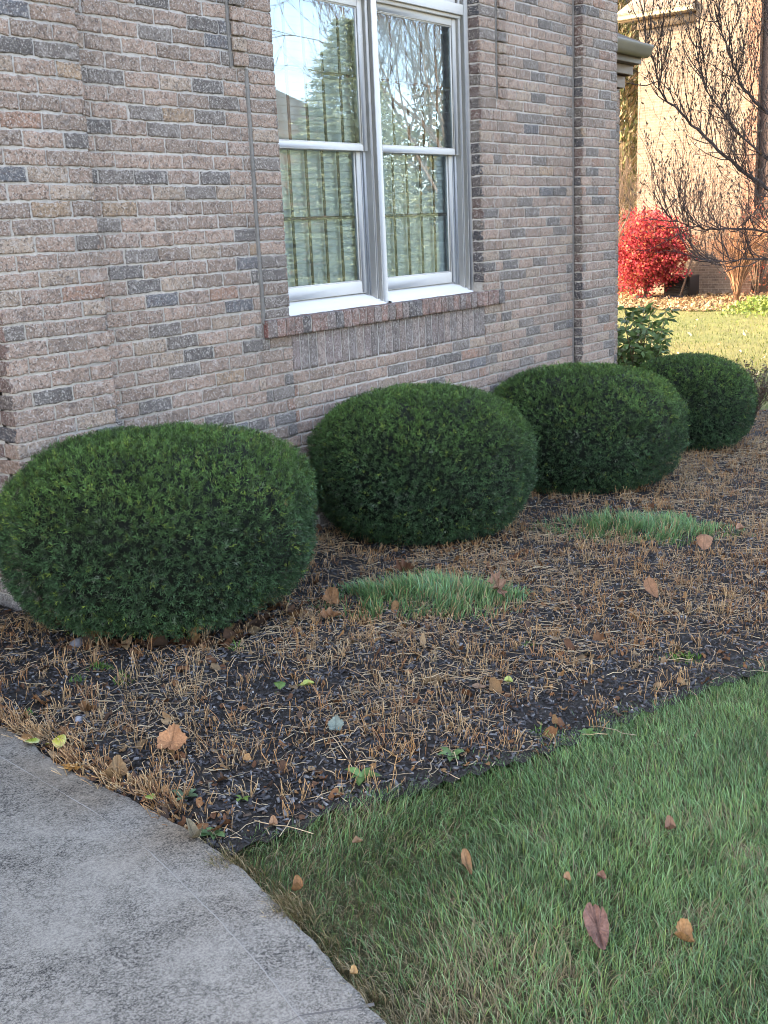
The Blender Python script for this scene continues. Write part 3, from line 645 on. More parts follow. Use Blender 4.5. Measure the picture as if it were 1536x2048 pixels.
big = vnoise(P[:, 0], P[:, 1], 2.0, 27)[:, None]; cg = (1 - .25 * big * np.array([1, .75, .4])) * np.array([(.118, .230, .072), (.150, .270, .096), (.215, .330, .150), (.084, .165, .052), (.200, .270, .078)])[rng.integers(0, 5, len(P))] * rng.uniform(.6, 1.4, (len(P), 1)) * (.7 + .6 * nz2)[:, None]
dryp = np.clip(.09 + .75 * np.clip(nz2 * 1.3 + nz * .9 - 1.25, 0, 1) + .60 * np.clip(1 - de / .55, 0, 1) * np.clip(nz2 * 1.5, .25, 1), 0, .8)
isd = rng.random(len(P)) < dryp
cg[isd] = np.array([(.26, .20, .11), (.20, .15, .085), (.30, .25, .15), (.16, .13, .06)])[rng.integers(0, 4, isd.sum())]; lean[isd] += .35
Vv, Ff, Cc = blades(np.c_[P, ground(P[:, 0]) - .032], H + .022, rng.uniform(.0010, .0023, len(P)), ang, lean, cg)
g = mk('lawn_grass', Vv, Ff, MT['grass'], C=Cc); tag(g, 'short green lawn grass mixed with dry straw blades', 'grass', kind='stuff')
# dead thatch lying under it
P = scatter(NL, 26000, (-3.9, 3.5, -5.2, -2.1)); n = len(P)
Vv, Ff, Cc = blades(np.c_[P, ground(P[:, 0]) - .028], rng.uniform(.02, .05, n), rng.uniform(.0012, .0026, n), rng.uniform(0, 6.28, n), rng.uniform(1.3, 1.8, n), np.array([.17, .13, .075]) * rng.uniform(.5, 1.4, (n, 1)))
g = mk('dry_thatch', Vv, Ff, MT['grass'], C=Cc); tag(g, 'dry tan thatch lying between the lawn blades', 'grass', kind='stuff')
# middle and far lawn
FL = [(4.95, 1.7), (6.1, 1.3), (7.1, .3), (7.1, -.9), (6.0, -2.0), (4.4, -2.7), (3.5, -3.6), (9, -5), (22, 1), (21.5, 8.0), (18, 12), (5, 6)]
P = scatter(FL, 70000, (3.5, 22, -5, 12)); dcam = np.hypot(P[:, 0] + 4.45, P[:, 1] + 4.02); keep = rng.random(len(P)) < np.clip(14 / dcam - .35, .2, 1); P = P[keep]; n = len(P)
nz = vnoise(P[:, 0], P[:, 1], 1.2, 31); nz2 = vnoise(P[:, 0], P[:, 1], .35, 33)
cf = np.array([(.085, .118, .024), (.11, .138, .03), (.15, .145, .045), (.07, .105, .024)])[rng.integers(0, 4, n)] * rng.uniform(.75, 1.2, (n, 1)) * (.8 + .4 * nz2)[:, None]
near = np.clip((8.5 - P[:, 0]) / 2, 0, 1)[:, None]; cf = cf * (1 - near) + near * np.array([.06, .115, .035])
Vv, Ff, Cc = blades(np.c_[P, ground(P[:, 0]) - .04], rng.uniform(.04, .075, n), rng.uniform(.006, .012, n), rng.uniform(0, 6.28, n), rng.uniform(.3, 1.4, n), cf, segs=2)
g = mk('back_lawn_grass', Vv, Ff, MT['grass'], C=Cc); tag(g, 'yellowing sunlit grass on the back lawn', 'grass', kind='stuff')

# mulch chips ------------------------------------------------------------
def chips(P, L, W, T, colr, zlift):
    n = len(P); a = rng.uniform(0, 2 * pi, n); pt = rng.normal(0, .28, n); rl = rng.normal(0, .4, n)
    ux = np.stack([np.cos(a) * np.cos(pt), np.sin(a) * np.cos(pt), np.sin(pt)], 1); side = np.stack([-np.sin(a), np.cos(a), 0 * a], 1)
    up = np.cross(ux, side); side = side * np.cos(rl)[:, None] + up * np.sin(rl)[:, None]; up = np.cross(ux, side)
    base = np.array([(-1, -1, 0), (1, -.7, 0), (1, .8, 0), (-1, 1, 0), (-.85, -.8, 1), (.8, -.5, 1), (.85, .55, 1), (-.8, .75, 1)], float)
    J = base[None] + rng.normal(0, .14, (n, 8, 3))
    V = P[:, None] + J[..., 0:1] * ux[:, None] * L[:, None, None] / 2 + J[..., 1:2] * side[:, None] * W[:, None, None] / 2 + J[..., 2:3] * up[:, None] * T[:, None, None]
    q = np.array([(4, 5, 6, 7), (0, 1, 5, 4), (1, 2, 6, 5), (2, 3, 7, 6), (3, 0, 4, 7)]); Q = (q[None] + (np.arange(n) * 8)[:, None, None]).reshape(-1, 4)
    return V.reshape(-1, 3), Q, np.repeat(colr, 8, 0)
BB = (-2.9, 7.0, -3.1, 1.2)
P = scatter(BED, 110000, BB); dcam = np.hypot(P[:, 0] + 4.45, P[:, 1] + 4.02); P = P[rng.random(len(P)) < np.clip(3.6 / dcam - .15, .12, 1)]; n = len(P)
# crumbs spill a little over the walk edge and into the turf
Lc = rng.uniform(.006, .025, n); Wc = Lc * rng.uniform(.2, .5, n); base = np.array([(.044, .041, .044), (.075, .071, .074), (.024, .023, .024), (.16, .155, .155), (.085, .055, .038)])[rng.choice(5, n, p=[.34, .27, .17, .12, .10])] * rng.uniform(.7, 1.3, (n, 1))
V, Q, C = chips(np.c_[P, bedz(P[:, 0], P[:, 1]) + rng.uniform(-.002, .010, n)], Lc, Wc, rng.uniform(.0015, .005, n), base, 0)
g = mk('mulch', V, [Q], MT['mulch'], C=C); tag(g, 'black shredded bark mulch covering the planting bed', 'mulch', kind='stuff')
# pale grit and pebbles
P = scatter(BED, 1500, (-2.9, 4.0, -3.1, 0)); n = len(P); V, Q, C = chips(np.c_[P, bedz(P[:, 0], P[:, 1]) + .006], rng.uniform(.004, .011, n), rng.uniform(.004, .009, n), rng.uniform(.003, .006, n), np.array([.30, .29, .28]) * rng.uniform(.4, 1.2, (n, 1)), 0)
g = mk('grit', V, [Q], MT['stone'], C=C); tag(g, 'small pale grit and pebbles among the mulch', 'grit', kind='stuff')

# cut perennial stems ----------------------------------------------------
TUFT = [(-.68, -1.30, .40, .28, 35), (1.13, -1.46, .42, .36, 28)]
def stemgeo(P0, D, L, r, bend, colr, rings=4, k=3):
    """n thin stems: start points, unit direction, length, radius, bend vector"""
    n = len(P0); t = np.linspace(0, 1, rings)[None, :, None]
    ctr = P0[:, None] + D[:, None] * L[:, None, None] * t + bend[:, None] * (t ** 2)
    kink = rng.normal(0, 1, (n, rings, 3)) * (L * .03)[:, None, None]; kink[:, 0] = 0; ctr = ctr + kink
    A = np.cross(D, np.array([.3, .2, .93])); A /= np.linalg.norm(A, axis=1)[:, None] + 1e-9; B_ = np.cross(D, A)
    a = np.arange(k) * 2 * pi / k; rr_ = (r[:, None] * np.linspace(1, .75, rings)[None])[..., None, None]
    V = ctr[:, :, None] + rr_ * (np.cos(a)[None, None, :, None] * A[:, None, None] + np.sin(a)[None, None, :, None] * B_[:, None, None])
    nv = rings * k; i = np.arange(rings - 1)[:, None] * k; j = np.arange(k)[None]; j2 = (j + 1) % k
    q = np.stack([i + j, i + j2, i + k + j2, i + k + j], -1).reshape(-1, 4); Q = (q[None] + (np.arange(n) * nv)[:, None, None]).reshape(-1, 4)
    tip = (np.array([(rings - 1) * k + x for x in range(3)])[None, None] + (np.arange(n) * nv)[:, None, None]).reshape(-1, 3)
    g = np.linspace(.75, 1.12, rings)[None, :, None, None]
    C = np.broadcast_to(colr[:, None, None] * g, (n, rings, k, 3)).reshape(-1, 3)
    return V.reshape(-1, 3), Q, tip, C
SHR = [(-1.455, -.5, .67, .882, .55, .09), (.466, -.5, .645, .797, .42, -.015), (2.345, -.5, .712, .690, .26, -.135), (4.30, -.5, .535, .535, .15, -.225)]
def free(P, m=.62):
    ok = np.ones(len(P), bool)
    for sx, sy, R, *_ in SHR: ok &= np.hypot(P[:, 0] - sx, P[:, 1] - sy) > R * m
    return ok
cl = scatter(BED, 8200, BB); cl = cl[free(cl)]
dens = vnoise(cl[:, 0], cl[:, 1], 1.6, 41) * .7 + .45 * vnoise(cl[:, 0], cl[:, 1], 5, 42)
# bare patches: the strip beside the turf, the corner by the walk and one near the first shrub
LW = resample(LAWN, 120); dl = np.min(np.hypot(cl[:, None, 0] - LW[None, :, 0], cl[:, None, 1] - LW[None, :, 1]), 1)
dens *= np.clip(.12 + dl / .55, 0, 1)
dens *= np.clip(np.hypot((cl[:, 0] + 2.15), (cl[:, 1] + .75)) / .45, .1, 1) * np.clip(np.hypot((cl[:, 0] + 1.55) / 1.3, (cl[:, 1] + 1.1)) / .3, .15, 1)
dens = dens * .9 + .9 * (vnoise(cl[:, 0], cl[:, 1], 4.5, 44) - .42) + .20
keep = rng.random(len(cl)) < np.clip(dens * 1.15, 0, 1); cl = cl[keep]
# rim of stubble hanging over the walk
Er = resample(EDGE[3:10], 46); Er = Er + rng.normal(0, .02, Er.shape) + (.05, 0)
STR = np.array([(.58, .32, .13), (.46, .24, .10), (.38, .17, .075), (.62, .43, .24), (.24, .12, .065), (.50, .38, .23)])
Pl, Dl, Ll, rl_, bl_, cl_ = [], [], [], [], [], []
for (cx, cy), rim in [(c, 0) for c in cl] + [(c, 1) for c in Er]:
    k = rng.integers(1, 9) if not rim else rng.integers(8, 17); R = rng.uniform(.015, .05); tone = STR[min(5, int(vnoise(cx, cy, 3.2, 71) * 6.5))] * .55 + STR[rng.integers(0, 6)] * .45; hh = rng.uniform(.022, .062)
    if rng.random() < .15: hh *= 1.5
    a = rng.uniform(0, 2 * pi, k); rad = R * np.sqrt(rng.random(k)); px = cx + rad * np.cos(a); py = cy + rad * np.sin(a)
    z = bedz(px, py) - .006; ln = rng.normal(0, .22, (k, 2)) + np.stack([np.cos(a), np.sin(a)], 1) * rad[:, None] * 6 + rng.normal(0, .09, 2)
    if rim: ln = ln + np.array([-.75, -.25]) * rng.uniform(.5, 1.2, (k, 1)); hh = .07
    D = np.c_[ln, np.ones(k)]; D /= np.linalg.norm(D, axis=1)[:, None]
    Pl.append(np.c_[px, py, z]); Dl.append(D); Ll.append(hh * rng.uniform(.55, 1.3, k)); rl_.append(rng.uniform(.0009, .0019, k)); bl_.append(np.c_[rng.normal(0, .006, (k, 2)), np.zeros(k)]); cl_.append((tone * .6 + STR[rng.integers(0, 6, k)] * .4) * rng.uniform(.7, 1.2, (k, 1)))
V, Q, T, C = stemgeo(np.vstack(Pl), np.vstack(Dl), np.concatenate(Ll), np.concatenate(rl_), np.vstack(bl_), np.vstack(cl_))
g = mk('stem_stubble', V, [Q, T], MT['straw'], C=C); tag(g, 'cut brown perennial stems standing as stubble in the mulch', 'stubble', kind='stuff')
# lying straw
P = scatter(BED, 27000, BB); P = P[free(P, .7)]; dl = np.min(np.hypot(P[:, None, 0] - LW[None, :, 0], P[:, None, 1] - LW[None, :, 1]), 1)
P = P[rng.random(len(P)) < np.clip(vnoise(P[:, 0], P[:, 1], 1.6, 41) * 1.0 + 1.3 * (vnoise(P[:, 0], P[:, 1], 4.5, 44) - .5) + .15, .05, 1) * np.clip(.3 + dl / .8, 0, 1)]; n = len(P)
a = rng.uniform(0, 2 * pi, n); L = rng.gamma(1.8, .026, n) + .015; L = np.minimum(L, .26); L[:420] = rng.uniform(.10, .34, min(420, n))
D = np.stack([np.cos(a), np.sin(a), rng.uniform(-.02, .22, n)], 1); D /= np.linalg.norm(D, axis=1)[:, None]
bend = np.c_[rng.normal(0, 1, (n, 2)) * (L * .22)[:, None], -D[:, 2] * L]
P3 = np.c_[P, bedz(P[:, 0], P[:, 1]) + .008]
V, Q, T, C = stemgeo(P3, D, L, rng.uniform(.0008, .0020, n), bend, (STR * .55 + np.array([.30, .25, .175]))[rng.integers(0, 6, n)] * rng.uniform(.65, 1.3, (n, 1)), rings=6)
V[:, 2] = np.maximum(V[:, 2], bedz(V[:, 0], V[:, 1]) + .001)
g = mk('fallen_straw', V, [Q, T], MT['straw'], C=C); tag(g, 'long tan straws lying loose over the mulch', 'straw', kind='stuff')

# crumpled leaf litter
def crumple(P, S, colr, seed=0):
    n = len(P); gN = 4; s = np.linspace(-1, 1, gN); gx, gy = np.meshgrid(s, s); bx = gx.ravel(); by = gy.ravel()
    shape = 1 - .35 * (np.abs(bx * by)); bx = bx * shape; by = by * shape
    a = rng.uniform(0, 2 * pi, n); asp = rng.uniform(.45, 1, n)
    lx = bx[None] * S[:, None] * .5 * (1 + rng.normal(0, .12, (n, gN * gN))); ly = by[None] * (S * asp)[:, None] * .5 * (1 + rng.normal(0, .12, (n, gN * gN)))
    lz = rng.normal(0, .10, (n, gN * gN)) * S[:, None] + (S * rng.uniform(-.3, .45, n))[:, None] * (bx[None] ** 2) + (S * rng.normal(0, .25, n))[:, None] * bx[None]
    V = np.stack([P[:, None, 0] + lx * np.cos(a)[:, None] - ly * np.sin(a)[:, None], P[:, None, 1] + lx * np.sin(a)[:, None] + ly * np.cos(a)[:, None], P[:, None, 2] + lz - lz.min(1, keepdims=True) * .6], -1)
    i = np.arange(gN * gN).reshape(gN, gN); q = np.stack([i[:-1, :-1], i[:-1, 1:], i[1:, 1:], i[1:, :-1]], -1).reshape(-1, 4)
    Q = (q[None] + (np.arange(n) * gN * gN)[:, None, None]).reshape(-1, 4); return V.reshape(-1, 3), Q, np.repeat(colr, gN * gN, 0)
BR = np.array([(.22, .10, .05), (.16, .07, .04), (.30, .16, .08), (.12, .06, .04), (.26, .17, .11), (.085, .05, .04)])
P = scatter(BED, 10500, BB); dens = .25 + vnoise(P[:, 0], P[:, 1], 1.6, 41) * .7; P = P[rng.random(len(P)) < dens]
pe = resample(EDGE[3:11], 260) + np.c_[rng.uniform(-.01, .12, 260), rng.normal(0, .02, 260)]; P = np.vstack([P, pe])
for sx, sy, R, *_ in SHR:
    a = rng.uniform(pi * .9, 2 * pi, 110); rr_ = R * rng.uniform(.6, .95, 110); P = np.vstack([P, np.c_[sx + np.cos(a) * rr_, np.minimum(sy + np.sin(a) * rr_, -.05)]])
n = len(P)
S_ = rng.gamma(3, .0052, n) + .008
a = rng.uniform(pi * 1.0, pi * 1.85, 60); big_ = np.c_[-1.455 + np.cos(a) * .50, -.5 + np.sin(a) * .50] + rng.normal(0, .035, (60, 2)); P = np.vstack([P, big_]); S_ = np.r_[S_, rng.uniform(.045, .085, 60)]; n = len(P)
V, Q, C = crumple(np.c_[P, bedz(P[:, 0], P[:, 1]) + .004], S_, BR[rng.integers(0, 6, n)] * rng.uniform(.7, 1.3, (n, 1)))
g = mk('leaf_litter', V, [Q], MT['deadleaf'], C=C, smooth=True); tag(g, 'crumpled brown leaf scraps strewn through the bed', 'leaf litter', kind='stuff')
# straw-coloured grass rim where the turf meets the walk
pe = resample(EDGE[10:18], 260); P = pe + np.c_[rng.uniform(-.008, .045, 260), rng.normal(0, .015, 260)]
hot = np.array([(-2.80, -2.20), (-2.845, -2.44), (-2.86, -2.47)]); P = np.vstack([P] + [h + rng.normal(0, .018, (120, 2)) for h in hot]); P = np.repeat(P, 4, 0) + rng.normal(0, .008, (len(P) * 4, 2)); n = len(P)
Vv, Ff, Cc = blades(np.c_[P, ground(P[:, 0]) - .02], rng.uniform(.03, .06, n), rng.uniform(.0016, .003, n), rng.normal(3.3, .9, n), rng.uniform(.6, 1.7, n), np.array([(.34, .26, .15), (.22, .16, .08), (.12, .12, .045)])[rng.integers(0, 3, n)] * rng.uniform(.7, 1.2, (n, 1)))
g = mk('dry_grass_fringe', Vv, Ff, MT['grass'], C=Cc); tag(g, 'dried straw coloured grass fringing the concrete walk', 'grass', kind='stuff')

# ------------------------------------------------------------------ green clumps in the bed
def clump(cx, cy, rx, ry, rot, n, hmin, hmax, name, label, cat, cols_, group=None, wd=(.003, .0055), leanm=.8):
    a = rng.uniform(0, 2 * pi, n * 2); r = np.sqrt(rng.random(n * 2)) * (.8 + .55 * vnoise(np.cos(a) * 2, np.sin(a) * 2, 1.4, int(abs(cx) * 100))) * (1 + rng.normal(0, .10, n * 2)); lx = r * np.cos(a) * rx; ly = r * np.sin(a) * ry; c, s = cos(rot), sin(rot)
    kp = (rx < .2) | (rng.random(n * 2) < np.clip(vnoise(lx, ly, 13, 61) * 2.4 - .62, .04, 1) * np.clip(1.5 - r, .2, 1)); a, r, lx, ly = a[kp][:n], r[kp][:n], lx[kp][:n], ly[kp][:n]; n = len(a)
    x = cx + lx * c - ly * s; y = cy + lx * s + ly * c
    H = rng.uniform(hmin * .7, hmax, n) * np.clip(1.05 - .5 * r ** 2, .3, 1) * (.6 + .7 * vnoise(x, y, 9, 62)); cc = np.array(cols_)[rng.integers(0, len(cols_), n)] * rng.uniform(.7, 1.25, (n, 1))
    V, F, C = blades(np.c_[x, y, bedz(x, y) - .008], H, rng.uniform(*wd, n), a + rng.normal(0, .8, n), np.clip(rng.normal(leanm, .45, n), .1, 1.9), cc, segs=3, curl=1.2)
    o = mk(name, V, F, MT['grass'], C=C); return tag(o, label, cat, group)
GC = [(.12, .25, .085), (.10, .20, .07), (.18, .32, .13), (.22, .30, .11), (.16, .29, .15), (.12, .22, .09), (.09, .17, .07), (.11, .2, .08), (.30, .24, .12)]
clump(-.68, -1.30, .46, .32, radians(-52), 4600, .06, .135, 'grass_clump', 'bright green strappy grass clump in the bed nearest the first yew', 'grass clump', GC, 'green grass clumps in the bed', wd=(.0032, .0060), leanm=1.05)
clump(1.13, -1.49, .50, .36, radians(-56), 4000, .06, .135, 'grass_clump', 'bright green strappy grass clump in front of the third yew', 'grass clump', GC, 'green grass clumps in the bed', wd=(.0032, .0060), leanm=1.05)
WC = [(.10, .21, .03), (.07, .16, .03), (.13, .24, .05)]
wl_ = [('small feathery green weed in the mulch before the first yew', -2.134, -1.02, .05, 70), ('feathery weed sprig left of the grey rock group', -2.218, -.87, .035, 40), ('feathery green weed just below the first yew', -2.086, -.828, .055, 90),
       ('tiny bright weed on bare mulch right of the oak leaf', -1.635, -1.09, .04, 60), ('thin green weed at the turf edge under the long pale straw', -1.667, -2.45, .04, 40), ('grassy weed patch beside the turf on the right', -.747, -2.53, .09, 160),
       ('low dark green weed under the right of the first clump', -.95, -2.0, .04, 40), ('short green weed between stems at the walk side', -2.516, -1.006, .03, 30), ('small green weed beside the second clump', 1.3, -1.98, .06, 80), ('small weed tuft in front of the second yew', -.28, -1.0, .05, 60)]
for lb, x, y, r, n in wl_: clump(x, y, r, r * .7, rng.uniform(0, 3), n, .025, .05, 'weed', lb, 'weed', WC, wd=(.0025, .0045), leanm=1.1)

# ------------------------------------------------------------------ individual leaves and rocks
def leaf_shape(kind, n=56):
    t = np.linspace(0, 2 * pi, n, endpoint=False)
    if kind == 'oval': r = np.ones(n); x = np.cos(t) * .5; y = np.sin(t) * .24 * (1 + .25 * np.cos(t)) ; return np.stack([x, y], 1)
    if kind == 'bitten':
        x = np.cos(t) * .5; y = np.sin(t) * .25 * (1 + .3 * np.cos(t)); w = (np.cos(t) > .8) & (np.sin(t) < .1); x = np.where(w, x - .07 - .05 * np.sin(t * 9), x); y = y + .012 * np.sin(t * 7) * (x > .2); return np.stack([x, y], 1)
    if kind == 'oak':
        h = np.array([(-.5, .015), (-.36, .05), (-.33, .17), (-.26, .20), (-.20, .07), (-.10, .08), (-.06, .26), (.03, .35), (.07, .24), (.08, .09), (.19, .09), (.27, .25), (.36, .27), (.34, .15), (.36, .06), (.52, .0)])
        p = np.vstack([h, h[::-1] * (1, -1.08)]); p = p + np.c_[.012 * np.sin(np.arange(len(p)) * 5.1), .012 * np.cos(np.arange(len(p)) * 3.7)]
        p = np.vstack([p, p[:1]]); d = np.r_[0, np.cumsum(np.hypot(*np.diff(p, axis=0).T))]; q = np.linspace(0, d[-1], n, endpoint=False); return np.stack([np.interp(q, d, p[:, 0]), np.interp(q, d, p[:, 1])], 1)
    if kind == 'oak_round':
        lob = .62 + .38 * np.cos(t * 7 + .0) ; lob = np.clip(lob, .28, 1); r = .5 * lob * (1 + .06 * np.sin(t * 21)); return np.stack([r * np.cos(t) * 1.15, r * np.sin(t) * .85], 1)
    if kind == 'maple':
        lob = .74 + .26 * np.abs(np.cos(t * 2.5)) ** .7; r = .5 * lob * (1 + .06 * np.sin(t * 19)); return np.stack([r * np.cos(t), r * np.sin(t) * .95], 1)
    if kind == 'heart':
        r = .5 * (.82 + .25 * np.cos(t) - .10 * np.abs(np.sin(t * 2.0))); w = np.cos(t) < -.9; r = np.where(w, r * .7, r); return np.stack([r * np.cos(t), r * np.sin(t) * 1.05], 1)
    if kind == 'round': r = .5 * (.93 + .07 * np.sin(t * 3) + .03 * np.sin(t * 11)); return np.stack([r * np.cos(t), r * np.sin(t) * .8], 1)
def leaf(name, label, cat, x, y, size, kind, colr, ang=0, tilt=(0, 0), curl=.1, lift=.01, stem=True, rim=None, group=None, mat='deadleaf', base=None, asp=1.0, fold=0.0):
    S = leaf_shape(kind); n = len(S); rings = [.0, .3, .6, .85, 1.0]
    P = np.concatenate([[[0, 0]]] + [S * q for q in rings[1:]]); P = P * size; P[:, 1] *= asp
    rr_ = np.concatenate([[0]] + [np.full(n, q) for q in rings[1:]])
    z = curl * size * (rr_ ** 2) * (1 + .6 * np.sin(np.arctan2(P[:, 1], P[:, 0]) * 2 + ang * 3)) + fold * np.abs(P[:, 1]) + rng.normal(0, .010, len(P)) * size * (.4 + rr_) - .012 * size * (np.abs(P[:, 1]) < .03 * size)
    c, s = cos(ang), sin(ang); X = P[:, 0] * c - P[:, 1] * s; Y = P[:, 0] * s + P[:, 1] * c; z = z + X * tilt[0] + Y * tilt[1]
    z0 = (bedz(x, y) if base is None else base) + lift
    V = np.stack([X, Y, z - (z.min() if lift > .004 else 0)], 1)
    T = [(0, 1 + i, 1 + (i + 1) % n) for i in range(n)]; Q = [(1 + k * n + i, 1 + (k + 1) * n + i, 1 + (k + 1) * n + (i + 1) % n, 1 + k * n + (i + 1) % n) for k in range(3) for i in range(n)]
    C = np.array(colr) * (1 + rng.normal(0, .07, (len(P), 1))); vein = np.abs(P[:, 1]) < .018 * size; C[vein] *= .6; 
    if rim is not None: C[rr_ > .95] = rim; C[(rr_ > .8) & (rr_ < .95)] = (np.array(rim) + np.array(colr)) / 2
    m = MB(); m.add(V, Q, T, c=C)
    m.add(V + (0, 0, -.0006), np.array(Q)[:, ::-1], np.array(T)[:, ::-1], c=C * .8)
    if stem:
        st_ = np.array([(-.48, 0, 0), (-.58, .02, .01), (-.72, .0, 0)]) * size; q = st_.copy(); q[:, 0] = st_[:, 0] * c - st_[:, 1] * s; q[:, 1] = st_[:, 0] * s + st_[:, 1] * c; q[:, 2] += .004 + q[:, 0] * tilt[0] + q[:, 1] * tilt[1] - V[:, 2].min() * 0
        m.tube(q, [.0012, .001, .0008], 4, c=np.array(colr) * .7)
    o = m.build(name, MT[mat], smooth=True); o.location = (x, y, z0); return tag(o, label, cat, group)
gz = lambda x: float(ground(x))
# the direction towards the camera in plan is (-.79,-.61); image-up on the ground is (.79,.61), image-right (.60,-.80)
GL = 'fallen leaves on the lawn and walk'
leaf('magnolia_leaf', 'large bitten purplish brown oval leaf lying on the lawn', 'leaf', -2.555, -3.085, .135, 'bitten', (.24, .125, .11), radians(36), (.12, .10), .02, .016, stem=False, base=gz(-2.5) + .006, asp=.74)
leaf('curled_leaf', 'small curled tan leaf on the lawn right of the big oval leaf', 'leaf', -2.462, -3.243, .045, 'maple', (.36, .20, .11), 1.0, (.1, .3), .5, .012, base=gz(-2.4))
leaf('narrow_leaf', 'narrow upright rust brown leaf caught in the lawn grass', 'leaf', -2.474, -2.699, .06, 'oval', (.27, .15, .09), radians(50), (.45, .35), .15, .012, base=gz(-2.4) - .01, asp=.75)
leaf('curled_leaf', 'small crumpled pink brown leaf near the right edge of the lawn', 'leaf', -2.023, -3.025, .038, 'round', (.25, .14, .11), .3, (.2, .1), .4, .012, base=gz(-2.0))
leaf('curled_leaf', 'short brown leaf curled on the lawn below the bed corner', 'leaf', -2.80, -2.438, .036, 'oval', (.26, .13, .07), .0, (.1, .1), .5, .016, base=gz(-2.7), asp=1.2)
leaf('leaf_scrap', 'tiny tan leaf on the grass left of a second tiny leaf', 'leaf', -2.392, -2.927, .022, 'oval', (.36, .21, .14), 1.0, (.3, .2), .3, .014, base=gz(-2.3), asp=1.4, stem=False)
leaf('leaf_scrap', 'tiny dark pink leaf on the grass right of a tan one', 'leaf', -2.342, -2.99, .024, 'oval', (.22, .12, .10), 1.7, (.3, .2), .3, .014, base=gz(-2.3), asp=1.4, stem=False)
leaf('leaf_scrap', 'small pinkish leaf scrap on the lawn nearest the bed corner', 'leaf', -2.554, -2.422, .028, 'oval', (.28, .17, .12), -.6, (.1, .2), .3, .016, base=gz(-2.5), stem=False)
leaf('leaf_scrap', 'tan leaf scrap resting on the lower edge of the walk', 'leaf', -2.967, -2.742, .022, 'round', (.42, .26, .14), .5, (.1, .2), .3, .008, base=gz(-2.9) + .012, stem=False)
leaf('oak_leaf', 'rust brown lobed leaf standing upright in the first grass clump', 'leaf', -.53, -1.60, .125, 'oak', (.25, .14, .11), radians(60), (.55, .45), .12, .045)
leaf('oak_leaf', 'tan star shaped oak leaf below the first yew', 'leaf', -1.615, -.84, .105, 'oak', (.34, .20, .11), radians(15), (.15, .1), -.18, .012)
leaf('oak_leaf', 'large rust red oak leaf tucked at the right foot of the first yew', 'leaf', -1.255, -.80, .16, 'oak', (.26, .11, .06), radians(-30), (.35, .30), .16, .012)
leaf('oak_leaf', 'brown oak leaf lying half under the left of the first yew', 'leaf', -1.83, -.53, .13, 'oak', (.24, .11, .06), radians(-50), (.05, .1), .08, .012)
leaf('oak_leaf', 'folded brown oak leaf beneath the middle of the first yew', 'leaf', -1.67, -.65, .12, 'maple', (.22, .10, .06), radians(-40), (.2, .2), .35, .012)
leaf('oak_leaf', 'orange brown lobed leaf lying flat on the concrete walk', 'leaf', -2.702, -1.481, .078, 'oak', (.38, .185, .06), radians(-70), (0, 0), .05, .005, base=gz(-2.7) + .012)
leaf('maple_leaf', 'large pale orange dried leaf propped on stems in the bed', 'leaf', -2.43, -1.60, .10, 'maple', (.42, .20, .115), radians(30), (.3, .25), .12, .028)
leaf('ivy_leaf', 'yellow green heart leaf with white rim at the walk edge', 'leaf', -2.664, -1.227, .055, 'heart', (.30, .36, .05), radians(-120), (-.1, -.1), -.12, .018, rim=(.60, .58, .30), mat='leaf', base=gz(-2.66))
leaf('ivy_leaf', 'yellow curled ivy leaf with a stalk on the walk edge', 'leaf', -2.63, -1.31, .055, 'heart', (.46, .42, .06), radians(-60), (.2, 0), -.25, .02, rim=(.62, .58, .22), mat='leaf', base=gz(-2.6))
leaf('ivy_leaf', 'small lime ivy leaf hanging over the concrete edge', 'leaf', -2.70, -1.81, .036, 'heart', (.24, .34, .06), radians(-90), (-.1, 0), -.1, .012, rim=(.5, .5, .2), mat='leaf', base=gz(-2.7) + .01)
leaf('curled_leaf', 'shrivelled tan leaf curled against the walk edge', 'leaf', -2.66, -1.62, .07, 'maple', (.30, .19, .12), .6, (.1, .1), .45, .012)
leaf('magnolia_leaf', 'pinkish brown rounded leaf arched over stems below second clump', 'leaf', .824, -2.0, .11, 'round', (.33, .17, .12), .4, (.1, .1), -.35, .045, stem=False)
leaf('magnolia_leaf', 'upright brown oval leaf standing in the stubble mid bed', 'leaf', -.09, -2.12, .085, 'oval', (.30, .15, .095), radians(55), (.6, .5), .1, .022, asp=1.3)
leaf('green_leaf', 'dark green rounded leaf in the bed beside a lime one', 'leaf', -1.894, -1.553, .05, 'heart', (.09, .17, .04), .3, (.2, .2), -.2, .028, mat='leaf')
leaf('lime_leaf', 'lime yellow folded leaf beside a dark green one', 'leaf', -1.824, -1.62, .05, 'oval', (.36, .40, .10), -.7, (.1, .1), .1, .035, mat='leaf', fold=.5)
leaf('pale_leaf', 'pale silvery blue wilted leaf on dark mulch mid bed', 'leaf', -2.034, -1.921, .055, 'maple', (.20, .24, .20), radians(35), (.4, .3), .1, .02, mat='leaf')
leaf('oak_leaf', 'brown pointed leaf on bare mulch left of the stubble', 'leaf', -2.40, -1.16, .065, 'oak', (.22, .11, .06), radians(-60), (.1, .1), .3, .018)
leaf('leaf_scrap', 'tan leaf scrap at the lower tip of the bed', 'leaf', -2.593, -2.17, .03, 'round', (.34, .19, .13), .5, (.2, .2), .3, .014, stem=False)
leaf('curled_leaf', 'grey brown shrivelled leaf hanging at the bed and walk corner', 'leaf', -2.765, -2.06, .065, 'oval', (.26, .21, .16), radians(-100), (.1, 0), .4, .014, base=gz(-2.7))
leaf('oak_leaf', 'dark red oak leaf lying on the back of the first clump', 'leaf', -.45, -1.03, .10, 'oak', (.16, .07, .045), radians(-50), (.1, .1), .35, .04)
